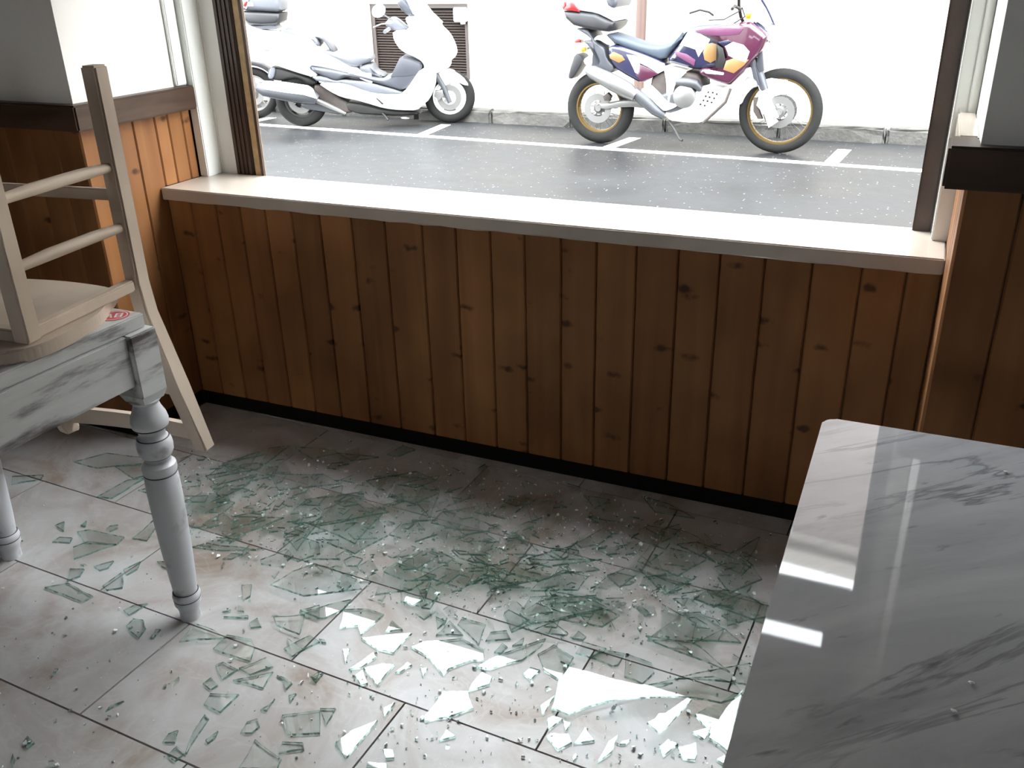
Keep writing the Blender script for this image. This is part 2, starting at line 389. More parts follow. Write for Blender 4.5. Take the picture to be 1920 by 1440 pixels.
# left niche cheek (faces +x): local x along -y .. place so that front faces +x
PL = Matrix.Rotation(R(90), 4, 'Z')           # local x -> +y, local y -> -x
ys = [-D, -.175, -.085, .006]
for a, b_ in zip(ys, ys[1:]): board('board', a, b_, BZ, .995, PL, wf)
for a, b_ in zip([.006, .062, .125, .164], [.062, .125, .164]): board('board', a, b_, H+.001, .995, PL, wf)
# left pier face
PP = Matrix.Translation((0, -D, 0))
xs = [-.001-.102*k for k in range(0, 14)]
for a, b_ in zip(xs[1:], xs): board('board', a, b_, BZ, .995, PP, wf)
# right pier face
xs = [W+.001+.1*k for k in range(0, 11)]
for a, b_ in zip(xs, xs[1:]): board('board', a, b_, BZ, .995, PP, wf)
PR = Matrix.Translation((W, 0, 0)) @ Matrix.Rotation(R(-90), 4, 'Z')
for a, b_ in zip([-.006, .09, .185], [.09, .185, D]): board('board', a, b_, BZ, .995, PR, wf)
board('board', -.128, -.006, H+.001, .995, PR, wf)
# baseboard
bm = bmesh.new(); abox(bm, .002, W-.002, .004, .012, 0, BZ); abox(bm, -.012, -.004, -D+.012, .004, 0, BZ); abox(bm, -1.5, -.004, -D+.004, -D+.012, 0, BZ); abox(bm, W+.004, 3.29, -D+.004, -D+.012, 0, BZ)
struct(fin('baseboard_front', bm, MBLACK))
# dado caps
def cap(name, poly, z0, z1): return struct(prism(name, poly, z0, z1, MCAP, None, .005))
cap('trim_1', [(-3.19, -D-.035), (.04, -D-.035), (.04, .163), (-.011, .163), (-.011, -D+.011), (-3.19, -D+.011)], .996, 1.068)
cap('trim_2', [(2.258, -D-.035), (3.29, -D-.035), (3.29, -D+.011), (W+.011, -D+.011), (W+.011, -.2), (2.258, -.2)], .994, 1.074)
struct(box('trim_3', 2.275, 2.3115, -.199, .121, 1.03, 1.074, MSILL, None, .003))
# window surround
win = struct(empty('window_1', (1.15, .2, H)))
def wchild(o): o.parent = win; o.matrix_parent_inverse = Matrix.Translation((-1.15, -.2, -H)); return o
def slab_sill():
    bm = bmesh.new(); abox(bm, .001, W-.001, -.022, .24, H-TS, H, .003)
    bmesh.ops.subdivide_edges(bm, edges=[e for e in bm.edges if e.calc_length() > 1.5], cuts=40)
    for v in bm.verts:                          # chipped, uneven lower lip
        if v.co.y < -.015 and v.co.z < H-.03: v.co.z += random.uniform(-.001, .0025); v.co.y += random.uniform(0, .002)
    return fin('window_sill', bm, MSILL)
wchild(slab_sill())
wchild(box('jamb_post', .001, .036, .165, .235, H, 2.25, MTRIM, None, .003))
wchild(box('jamb_strip', .0005, .014, .115, .16, 1.07, 2.25, MTRIM, None, .003))
wchild(box('jamb_post', 2.264, 2.311, .13, .215, H, 2.25, MTRIM, None, .003))
wchild(box('jamb_strip', 2.292, 2.3, .122, .13, 1.075, 2.25, MTRIM, None, .002))
bm = bmesh.new(); abox(bm, .096, .172, .236, .28, H-.02, 2.25, .003)
for k in range(4): abox(bm, .105+k*.017, .114+k*.017, .232, .237, H, 2.25)
wchild(fin('frame_post', bm, MDARK))
wchild(box('raw_edge', .172, .2, .238, .262, H-.02, 2.25, MTAN, None, .003)); wchild(box('frame_edge', .2, .2095, .236, .246, H-.02, 2.25, MDARK))
wchild(box('frame_post', 2.219, 2.261, .21, .28, H-.02, 2.25, MDARK, None, .004))
wchild(box('transom_bar', .2095, 2.219, .205, .228, 1.825, 2.0, MDARK, None, .004)); wchild(box('head_bar', .2095, 2.219, .205, .228, 2.068, 2.25, MDARK, None, .004))
wchild(box('transom_post', 2.155, 2.219, .205, .228, 2.0, 2.068, MDARK))

# ------------------------------------------------------------------ the street
def road_mat():
    m, nt, N, L, b = newmat('wet_asphalt')
    tc = N.new('ShaderNodeTexCoord')
    n1 = N.new('ShaderNodeTexNoise'); n1.inputs['Scale'].default_value = 1.1; n1.inputs['Detail'].default_value = 5; L.new(tc.outputs['Object'], n1.inputs['Vector'])
    n2 = N.new('ShaderNodeTexNoise'); n2.inputs['Scale'].default_value = 70; n2.inputs['Detail'].default_value = 3; L.new(tc.outputs['Object'], n2.inputs['Vector'])
    r1 = ramp(N, [(.3, (.013, .0132, .014)), (.7, (.028, .0282, .029))]); L.new(n1.outputs['Fac'], r1.inputs[0])
    v = N.new('ShaderNodeTexVoronoi'); v.inputs['Scale'].default_value = 34; L.new(tc.outputs['Object'], v.inputs['Vector'])
    sp = N.new('ShaderNodeSeparateColor'); L.new(v.outputs['Color'], sp.inputs[0])
    drop_glint = math_node(N, L, 'MULTIPLY', math_node(N, L, 'LESS_THAN', v.outputs['Distance'], .19), math_node(N, L, 'GREATER_THAN', sp.outputs[0], .86))  # pale specks painted in as the sparkle of raindrops
    mx = N.new('ShaderNodeMix'); mx.data_type = 'RGBA'; L.new(drop_glint, mx.inputs['Factor']); L.new(r1.outputs[0], mx.inputs['A']); mx.inputs['B'].default_value = (.2, .2, .2, 1)
    L.new(mx.outputs['Result'], b.inputs['Base Color'])
    r2 = ramp(N, [(.35, (.42, .42, .42)), (.65, (.62, .62, .62))]); L.new(n1.outputs['Fac'], r2.inputs[0]); L.new(r2.outputs[0], b.inputs['Roughness']); b.inputs['Specular IOR Level'].default_value = .22
    bp = N.new('ShaderNodeBump'); bp.inputs['Strength'].default_value = .35; bp.inputs['Distance'].default_value = .004; L.new(n2.outputs['Fac'], bp.inputs['Height']); L.new(bp.outputs['Normal'], b.inputs['Normal'])
    return m
MROAD = road_mat()
MPAVE = mat('pale_stone_pavement', (.30, .275, .24), .55, var=.15, scale=3, bump=.15, bscale=30)
MKERB = mat('rough_granite_kerb', (.06, .056, .05), .8, var=.55, scale=9, bump=.9, bscale=26)
MPAINT = mat('white_road_paint', (.72, .72, .70), .5, var=.12, scale=12)
MFAC = mat('cream_render', (.40, .365, .325), .9, var=.05, scale=1.5)
def ykerb(x): return 6.47-.02*x
def ywall(x): return 8.06-.085*x
def poly(name, pts, z0, z1, m, parent=None): return prism(name, pts, z0, z1, m, parent)
struct(poly('road', [(-24, .34), (22, .34), (22, ykerb(22)+.1), (-24, ykerb(-24)+.1)], ZS-.3, ZS, MROAD))
struct(poly('pavement', [(-24, ykerb(-24)+.14), (22, ykerb(22)+.14), (22, ywall(22)+.1), (-24, ywall(-24)+.1)], ZS-.3, ZS+.125, MPAVE))
kerb = struct(empty('kerb', (0, 6.47, ZS)))
kx = -14.0
while kx < 10:
    ln = random.uniform(.85, 1.15)
    bm = bmesh.new(); abox(bm, 0, ln-.012, 0, .15, -.2, .13, .02)
    bmesh.ops.subdivide_edges(bm, edges=[e for e in bm.edges if e.calc_length() > .1], cuts=5)
    for v in bm.verts:
        if v.co.z > -.1: v.co += Vector((0, random.uniform(-.012, .012), random.uniform(-.008, .006)))
    k = fin('kerb_stone', bm, MKERB, kerb); k.location = (kx, -.02*kx, 0); k.rotation_euler.z = math.atan(-.02); kx += ln
# facade with a louvred opening
FX = [(-24, ywall(-24)), (22, ywall(22))]
fa_ang = math.atan(-.085)
FO = Vector((-3.77, ywall(-3.77), ZS+.125))     # local origin of the facade: x along, y out of the street
fac = struct(empty('wall_street', FO, fa_ang))
SHW, SHZ0, SHZ1 = .73, .075, .945
bm = bmesh.new()
for a in ((-20, -SHW, 0, .5, -.3, 7.0), (SHW, 26, 0, .5, -.3, 7.0), (-SHW, SHW, 0, .5, SHZ1, 7.0), (-SHW, SHW, 0, .5, -.3, SHZ0), (-SHW, SHW, .3, .5, SHZ0, SHZ1)): abox(bm, *a)
fin('facade', bm, MFAC, fac)
MPINK = mat('pink_upper_storey_render', (.2, .165, .15), .9, var=.05, scale=1.5)
box('upper_storey', 3.6, 26, -.02, 0, 4.9, 6.6, MPINK, fac); box('cornice', -20, 26, -.15, 0, 6.75, 7.0, MFAC, fac, .02); box('string_course', -20, 26, -.06, 0, 4.7, 4.9, MFAC, fac, .01)
for k in range(-6, 9):
    if k in (0,): pass
    wx = k*2.6-.6
    wi = box('window_recess', wx-.5, wx+.5, -.03, -.02, 5.15, 6.5, mat('grey_green_far_shutter', (.27, .29, .26), .6) if k == -6 else bpy.data.materials['grey_green_far_shutter'], fac)  # far shutters in their own even grey-green
    box('window_surround', wx-.62, wx+.62, -.05, -.03, 6.5, 6.6, MFAC, wi); 
    w2 = box('window_recess', wx-.5, wx+.5, -.012, -.0, 2.7, 4.3, bpy.data.materials['grey_green_far_shutter'], fac)
MSHUT = mat('brown_metal_louvre', (.024, .016, .013), .6, var=.2)
sh = empty('louvred_vent', FO, fa_ang); tag(sh, 'brown metal louvred grille low in the cream facade behind the white scooter', 'vent')
bm = bmesh.new()
abox(bm, -SHW+.002, -SHW+.06, .02, .08, SHZ0, SHZ1); abox(bm, SHW-.06, SHW-.002, .02, .08, SHZ0, SHZ1); abox(bm, -SHW+.06, SHW-.06, .02, .08, SHZ1-.05, SHZ1); abox(bm, -SHW+.06, SHW-.06, .02, .08, SHZ0, SHZ0+.05); abox(bm, -.02, .02, .02, .08, SHZ0+.05, SHZ1-.05)
fin('frame', bm, MSHUT, sh)
box('backing', -SHW+.01, SHW-.01, .1, .12, SHZ0, SHZ1, MBLACK, sh)
ns = 24; sme = None
for k in range(ns):
    z = SHZ0+.06+k*(SHZ1-SHZ0-.12)/ns
    if sme is None:
        bm = bmesh.new(); q = [(.03, 0), (.034, -.004), (.075, .02), (.071, .024)]
        for s0, s1 in ((-SHW+.06, SHW-.06),):
            A = [bm.verts.new((s0, y, zz)) for y, zz in q]; B = [bm.verts.new((s1, y, zz)) for y, zz in q]
            for i in range(4): bm.faces.new((A[i], A[(i+1) % 4], B[(i+1) % 4], B[i]))
            bm.faces.new(A); bm.faces.new(B)
        o = fin('slat', bm, MSHUT, sh); sme = o.data
    else:
        o = bpy.data.objects.new('slat', sme); COL.objects.link(o); o.parent = sh
    o.location.z = z
MBOX = mat('white_enamel', (.8, .8, .8), .4, var=.02)
mb = empty('meter_box', FO, fa_ang); tag(mb, 'small white box fixed over the top right corner of the louvred grille', 'box')
box("body", .55, .725, -.05, .018, .745, .905, MBOX, mb, .012); tube('cable_gland', [(.67, -.02, .75), (.67, -.02, .72)], .03, mat('beige_plastic', (.6, .52, .42), .5), mb)
dp = empty('drain_pipe', FO, fa_ang); tag(dp, 'pinkish brown drain pipe running up the facade behind the motorcycle', 'pipe')
MPIPE = mat('pinkish_brown_pipe', (.065, .036, .028), .5, var=.15)
px0 = onplane(1207, 20, FO, Vector((-math.sin(fa_ang), math.cos(fa_ang), 0))); lx = (px0-FO).dot(Vector((math.cos(fa_ang), math.sin(fa_ang), 0)))
tube('pipe', [(lx, -.07, .0), (lx, -.07, 4.69)], .055, MPIPE, dp, 16)
for z in (.5, 2.4, 4.5): lathe('bracket', [(.058, z), (.066, z), (.066, z+.04), (.058, z+.04)], MPIPE, dp, 16, (lx, -.07, 0), caps=False, closed=True)
# road markings (paint has a little thickness)
def marking(pts, label):
    o = poly('road_marking', pts, ZS, ZS+.003, MPAINT); tag(o, label, 'road marking'); return o
marking([(-10, 6.06), (-10, 6.16), (8, 5.03), (8, 4.93)], 'long white painted line bounding the parking bays')
marking([(-2.33, 5.70), (-2.22, 5.69), (-2.28, 6.3), (-2.39, 6.3)], 'short white bay line beside the front wheel of the white scooter')
marking([(1.5, 5.47), (1.61, 5.46), (1.65, 6.05), (1.54, 6.05)], 'short white bay line in front of the motorcycle')
marking([(-.39, 5.585), (-.28, 5.58), (-.20, 6.1), (-.31, 6.1)], 'short white bay line under the rear wheel of the motorcycle')
marking([(-4.55, 5.84), (-4.44, 5.835), (-4.40, 6.2), (-4.51, 6.2)], 'short white bay line behind the white scooter')
MLIT = mat('wet_paper', (.8, .78, .78), .7)
def litter(x, y, s, label):
    p = onz(x, y, ZS); bm = bmesh.new(); n = 9
    hub = bm.verts.new((0, 0, s*.18)); ring = [bm.verts.new((s*(.5+.25*random.random())*math.cos(2*math.pi*k/n), s*(.3+.15*random.random())*math.sin(2*math.pi*k/n), s*.03+s*.08*random.random())) for k in range(n)]
    low = [bm.verts.new((v.co.x*.9, v.co.y*.9, 0)) for v in ring]
    for k in range(n): bm.faces.new((hub, ring[k], ring[(k+1) % n])); bm.faces.new((ring[k], low[k], low[(k+1) % n], ring[(k+1) % n]))
    bm.faces.new(low)
    o = fin('crumpled_paper', bm, MLIT); o.location = (p.x, p.y, ZS); tag(o, label, 'litter')
litter(883, 226, .16, 'white crumpled paper by the kerb in front of the scooter wheel')
litter(763, 222, .13, 'white crumpled paper on the road under the scooter footboard')
litter(802, 222, .1, 'pinkish white scrap of paper just behind the scooter front wheel')

# ------------------------------------------------------------------ two-wheelers
MTYRE = mat('tyre_rubber', (.009, .0085, .008), .75, var=.2, scale=30, bump=.3, spec=.2)
MSILV = mat('silver_metal', (.17, .165, .16), .4, .6, var=.08)
MGREYM = mat('grey_painted_metal', (.06, .062, .068), .45, .3, var=.1)
MDKM = mat('dark_oily_metal', (.012, .011, .010), .5, .3, var=.3)
MGOLD = mat('gold_anodised_rim', (.12, .075, .02), .35, .7, var=.1)
MWB = mat('white_gloss_bodywork', (.80, .80, .80), .25, var=.02, coat=.3)
MGP = mat('grey_plastic', (.04, .042, .05), .4, var=.1)
MLGP = mat('pale_grey_vinyl', (.085, .088, .1), .45, var=.08)
MDGP = mat('charcoal_plastic', (.012, .012, .014), .45, var=.1)
MRED = mat('red_reflector', (.4, .01, .012), .2); MORG = mat('orange_indicator', (.5, .13, .005), .2)
MNAVY = mat('navy_bodywork', (.012, .012, .035), .25, var=.3, coat=.5); MPURP = mat('purple_bodywork', (.042, .008, .022), .25, var=.2, coat=.5)
MYEL = mat('ochre_graphic', (.17, .095, .035), .3); MWG = mat('white_graphic', (.85, .84, .82), .3); MMAG = mat('magenta_graphic_and_highlight', (.09, .03, .065), .3)
MSEATB = mat('blue_grey_seat_vinyl', (.03, .04, .055), .5, var=.1)
MRUST = mat('brownish_engine_metal', (.035, .026, .022), .65, .1, var=.4, scale=25)
MPLATE = mat('white_number_plate', (.7, .7, .68), .4)
def clear_mat():
    m, nt, N, L, b = newmat('tinted_windscreen'); b.inputs['Base Color'].default_value = (.85, .87, .9, 1); b.inputs['Roughness'].default_value = .08
    tr = N.new('ShaderNodeBsdfTransparent'); tr.inputs[0].default_value = (.8, .82, .86, 1)
    tc = N.new('ShaderNodeTexCoord'); nz = N.new('ShaderNodeTexNoise'); nz.inputs['Scale'].default_value = 2; L.new(tc.outputs['Object'], nz.inputs['Vector'])
    rp = ramp(N, [(.3, (.25, .25, .25)), (.7, (.35, .35, .35))]); L.new(nz.outputs['Fac'], rp.inputs[0])
    mx = N.new('ShaderNodeMixShader'); L.new(rp.outputs[0], mx.inputs[0]); L.new(tr.outputs[0], mx.inputs[1]); L.new(b.outputs[0], mx.inputs[2]); L.new(mx.outputs[0], N['Material Output'].inputs[0]); return m
MSCREEN = clear_mat()

class Bike:
    """a vehicle standing on the street: local x runs along it to its front, y away from the shop, z up"""
    def __init__(s, name, label, cat, rear, front, group=None):
        s.o = Vector((rear[0], rear[1], ZS)); d = Vector((front[0]-rear[0], front[1]-rear[1], 0)); s.wb = d.length; s.d = d.normalized(); s.n = Vector((-s.d.y, s.d.x, 0))
        s.root = empty(name, s.o, math.atan2(s.d.y, s.d.x)); tag(s.root, label, cat, group)
    def at(s, px, py, y=0):
        p = onplane(px, py, s.o+s.n*y, s.n)-s.o; return (p.dot(s.d), p.z)
    def P(s, pts, y=0): return [s.at(*s.conv(*q), y) for q in pts]
    def V(s, q, y=0):
        a = s.at(*s.conv(*q), y); return (a[0], y, a[1])
    def puff(s, name, pts, hw, m, parent=None, d=.02, y0=None, curve=True):
        return puff(name, s.P(pts, -hw if y0 is None else y0), -hw if y0 is None else y0, hw, m, parent or s.root, d, 3, curve)
    def side(s, name, pts, y, m, th=.006, parent=None):     # a plate on the near flank
        return puff(name, s.P(pts, y), y-th, y+.02, m, parent or s.root, .003, 2, False)
    def tube(s, name, pts, rad, m, y=0, parent=None, seg=10): return tube(name, [s.V(q[:2], q[2] if len(q) > 2 else y) for q in pts], rad, m, parent or s.root, seg)
    def wheel(s, x, r, rt, rim_m, kind, parent_name, tread=.9, discs=(-.06,), rimr=None):
        g = lathe(parent_name, [(r-rt*1.0+rt*math.cos(a)*1.0, rt*tread*math.sin(a)) for a in [2*math.pi*k/14 for k in range(14)]], MTYRE, s.root, 56, (x, 0, r), 'Y', False, True)
        rr = rimr or r-rt*1.75; wd = rt*.72
        lathe('rim', [(rr+.012, -wd), (rr+.012, wd), (rr-.006, wd), (rr-.014, wd*.5), (rr-.014, -wd*.5), (rr-.006, -wd)], rim_m, g, 56, (x, 0, r), 'Y', False, True)
        lathe('hub', [(.0, -.07), (.026, -.07), (.032, -.045), (.05, -.04), (.045, 0), (.05, .04), (.032, .045), (.026, .07), (0, .07)], MSILV if kind != 'cast' else rim_m, g, 24, (x, 0, r), 'Y', False)
        bm = bmesh.new()
        if kind == 'wire':
            for k in range(36):
                a = 2*math.pi*k/36; b_ = a+(.32 if k % 2 else -.32); sd = -.038 if (k//2) % 2 else .038
                atube(bm, [(x+.045*math.cos(b_), sd, r+.045*math.sin(b_)), (x+(rr-.008)*math.cos(a), 0, r+(rr-.008)*math.sin(a))], .0022, 5)
            tag(fin('spokes', bm, MGREYM, g), kind='stuff')
        else:
            for k in range(5):
                a = 2*math.pi*k/5+.3; ux, uz = math.cos(a), math.sin(a); b2 = []
                for rad, w_, dy in ((.03, .028, .03), (rr-.005, .02, .018)):
                    for sy in (-dy, dy):
                        for sw in (-w_, w_): b2.append(bm.verts.new((x+rad*ux-sw*uz, sy, r+rad*uz+sw*ux)))
                for f in ((0, 1, 5, 4), (2, 3, 7, 6), (0, 2, 6, 4), (1, 3, 7, 5), (4, 5, 7, 6), (0, 1, 3, 2)): bm.faces.new([b2[i] for i in f])
                fin('spoke', bm, rim_m, g); bm = bmesh.new()
            bm.free()
        for dy in discs:
            lathe('brake_disc', [(.07, dy-.003), (.125, dy-.003), (.125, dy+.003), (.07, dy+.003)], MSILV, g, 40, (x, 0, r), 'Y', False, True)
        return g

# ---- white maxi scooter
def maxi():
    s = Bike('white_scooter', 'large white maxi scooter with grey top case parked at an angle to the kerb', 'scooter', (-3.738, 5.80), (-2.345, 6.43))
    s.conv = lambda x, y: (420+x/4, y/4)
    s.wheel(0, .265, .062, MDKM, 'cast', 'rear_tyre'); s.wheel(s.wb, .262, .058, MWB, 'cast', 'front_tyre', discs=(-.075,))
    s.puff('tail_body', [(20, 120), (120, 130), (160, 185), (280, 232), (420, 236), (560, 275), (650, 290), (700, 360), (800, 405), (940, 502), (985, 508), (1060, 560), (1150, 585), (1100, 600), (930, 570), (760, 515), (625, 497), (700, 560), (680, 592), (560, 558), (440, 518), (340, 482), (200, 470), (60, 400)], .19, MWB, d=.06)
    s.puff('rear_fender', [(330, 500), (460, 520), (690, 600), (690, 640), (620, 640), (560, 590), (480, 595), (430, 610), (320, 595)], .09, MDKM, d=.02)
    s.puff('mud_flap', [(345, 500), (390, 510), (370, 595), (325, 590)], .11, MLGP, d=.01)
    s.puff('side_step', [(625, 497), (760, 512), (930, 545), (1060, 565), (1180, 588), (1240, 575), (1290, 520), (1320, 425), (1400, 440), (1490, 478), (1470, 560), (1350, 690), (1200, 645), (1060, 605), (960, 580), (900, 585), (860, 605), (825, 608), (700, 558)], .2, MGP, d=.03)
    s.puff('floorboard', [(650, 575), (740, 575), (830, 610), (890, 600), (1000, 610), (1060, 614), (1345, 692), (1320, 708), (1180, 706), (1080, 692), (900, 625), (700, 615)], .22, MLGP, d=.015)
    s.puff('side_skirt', [(695, 625), (860, 617), (960, 640), (1080, 690), (1190, 705), (1320, 708), (1370, 670), (1480, 500), (1590, 545), (1585, 640), (1540, 750), (1490, 790), (1450, 832), (1330, 832), (1200, 818), (1060, 775), (980, 752), (880, 735), (790, 690)], .225, MWB, d=.03)
    s.puff('front_fairing', [(1255, 235), (1390, 228), (1350, 150), (1365, 130), (1450, 125), (1530, 130), (1600, 190), (1685, 268), (1725, 350), (1742, 425), (1692, 465), (1692, 512), (1640, 530), (1590, 562), (1500, 560), (1490, 485), (1450, 450), (1320, 390), (1265, 310)], .25, MWB, d=.09)
    s.puff('windscreen', [(1330, -80), (1390, -100), (1440, -40), (1540, 90), (1645, 225), (1600, 215), (1520, 130), (1420, 128), (1370, 20)], .2, MSCREEN, d=.05)
    s.side('air_slot', [(1135, 735), (1150, 735), (1200, 780), (1185, 785)], -.226, MDKM, .004)
    s.side('inner_shield', [(1320, 430), (1470, 480), (1460, 550), (1380, 570), (1250, 575)], -.2, MGP, .006)
    s.puff('front_fender', [(1590, 555), (1640, 525), (1700, 522), (1790, 575), (1838, 642), (1810, 645), (1760, 622), (1700, 625), (1655, 635), (1610, 600)], .075, MWB, d=.02)
    for yy in (-.1, .1): s.tube('fork_leg', [(1590, 560, yy), (1650, 660, yy), (1695, 770, yy)], [.028, .026, .022], MGREYM)
    s.side('brake_caliper', [(1585, 680), (1640, 670), (1650, 720), (1610, 750), (1580, 720)], -.1, MSILV, .03)
    # seat
    s.puff('seat', [(670, 388), (760, 380), (835, 395), (900, 412), (960, 408), (1020, 400), (1070, 400), (1112, 435), (1100, 468), (1030, 490), (985, 506), (940, 500), (850, 460), (760, 425)], .17, MLGP, d=.04)
    s.puff('pillion_seat', [(400, 228), (520, 250), (600, 268), (650, 262), (690, 280), (720, 350), (670, 330), (560, 290), (430, 240)], .15, MLGP, d=.03)
    s.puff('backrest', [(640, 270), (690, 260), (735, 275), (790, 330), (835, 397), (800, 388), (745, 310), (700, 290), (672, 300)], .13, MGP, d=.02)
    s.puff('fuel_tunnel', [(1000, 505), (1080, 478), (1110, 485), (1130, 535), (1210, 570), (1180, 588), (1060, 560)], .16, MLGP, d=.03)
    # exhaust
    mf = tube('muffler', [s.V((255, 650), -.2), s.V((300, 665), -.2), s.V((480, 695), -.2), s.V((650, 720), -.2), s.V((700, 750), -.2)], [.05, .075, .085, .08, .05], MGREYM, s.root, 20)
    s.side('heat_shield', [(285, 605), (450, 615), (630, 642), (665, 665), (695, 740), (600, 712), (430, 690), (300, 668)], -.283, MWB, .008, mf)
    s.tube('exhaust_pipe', [(690, 750, -.18), (800, 800, -.15), (910, 850, -.1)], .026, MSILV)
    s.puff('engine', [(660, 640), (740, 640), (900, 760), (990, 785), (1000, 825), (930, 852), (860, 838), (720, 770)], .13, MRUST, d=.02)
    s.puff('swing_arm', [(560, 770), (720, 770), (900, 840), (880, 865), (740, 840), (600, 820)], .1, MGREYM, d=.02)
    s.puff('belly', [(900, 760), (1060, 785), (1200, 822), (1450, 836), (1480, 860), (1300, 875), (940, 852)], .14, MDKM, d=.02)
    s.tube('side_stand', [(1190, 850, -.16), (1210, 870, -.18), (1232, 900, -.2)], .011, MDKM)
    s.side('side_reflector', [(300, 370), (340, 372), (340, 382), (305, 382)], -.19, MLGP, .004)
    # handlebar
    hb = s.puff('handlebar_cover', [(1195, 185), (1240, 135), (1270, 128), (1310, 150), (1395, 222), (1330, 232), (1260, 225)], .1, MLGP, d=.03)
    for yy in (-.33, .33):
        tube('grip', [s.V((1240, 215), yy*.55), s.V((1205, 240), yy)], .018, MLGP, hb); tube('brake_lever', [s.V((1260, 172), yy*.5), s.V((1180, 180), yy*.85), s.V((1118, 207), yy*1.02)], .007, MSILV, hb)
        c = s.V((1160, 82), yy); mir = puff('mirror', [(c[0]+.065*math.cos(a)*(1.05), c[2]+.062*math.sin(a)+.012*math.cos(a)) for a in [2*math.pi*k/12 for k in range(12)]], yy-.02, yy+.02, MWB, s.root, .015)
        tube('mirror_stem', [s.V((1195, 110), yy), s.V((1260, 150), yy*.6)], .008, MLGP, mir)
    s.puff('dashboard', [(1290, 10), (1330, -30), (1380, 20), (1420, 70), (1425, 125), (1380, 120), (1320, 70)], .13, MGP, d=.03)
    # top case
    rk = s.puff('rear_rack', [(190, 185), (250, 195), (370, 175), (405, 212), (380, 222), (300, 218), (270, 228), (220, 215)], .12, MLGP, d=.01)
    tc = empty('scooter_top_case'); COL.objects.unlink(tc); bpy.data.objects.remove(tc)
    ca = s.puff('top_case_base', [(118, 85), (420, 100), (412, 165), (385, 185), (280, 190), (185, 182), (145, 150)], .2, MDGP, d=.03, curve=False)
    lid = s.puff('top_case_lid', [(115, 78), (135, 40), (160, -60), (220, -110), (330, -115), (400, -60), (420, 0), (425, 95), (300, 88)], .2, MLGP, d=.05)
    s.side('lid_reflector', [(130, 45), (160, 10), (172, 12), (165, 45)], -.2, MRED, .005, lid)
    s.side('lid_badge', [(172, 45), (180, 15), (215, 20), (220, 45)], -.2, MWB, .004, lid)
    return s
maxi()

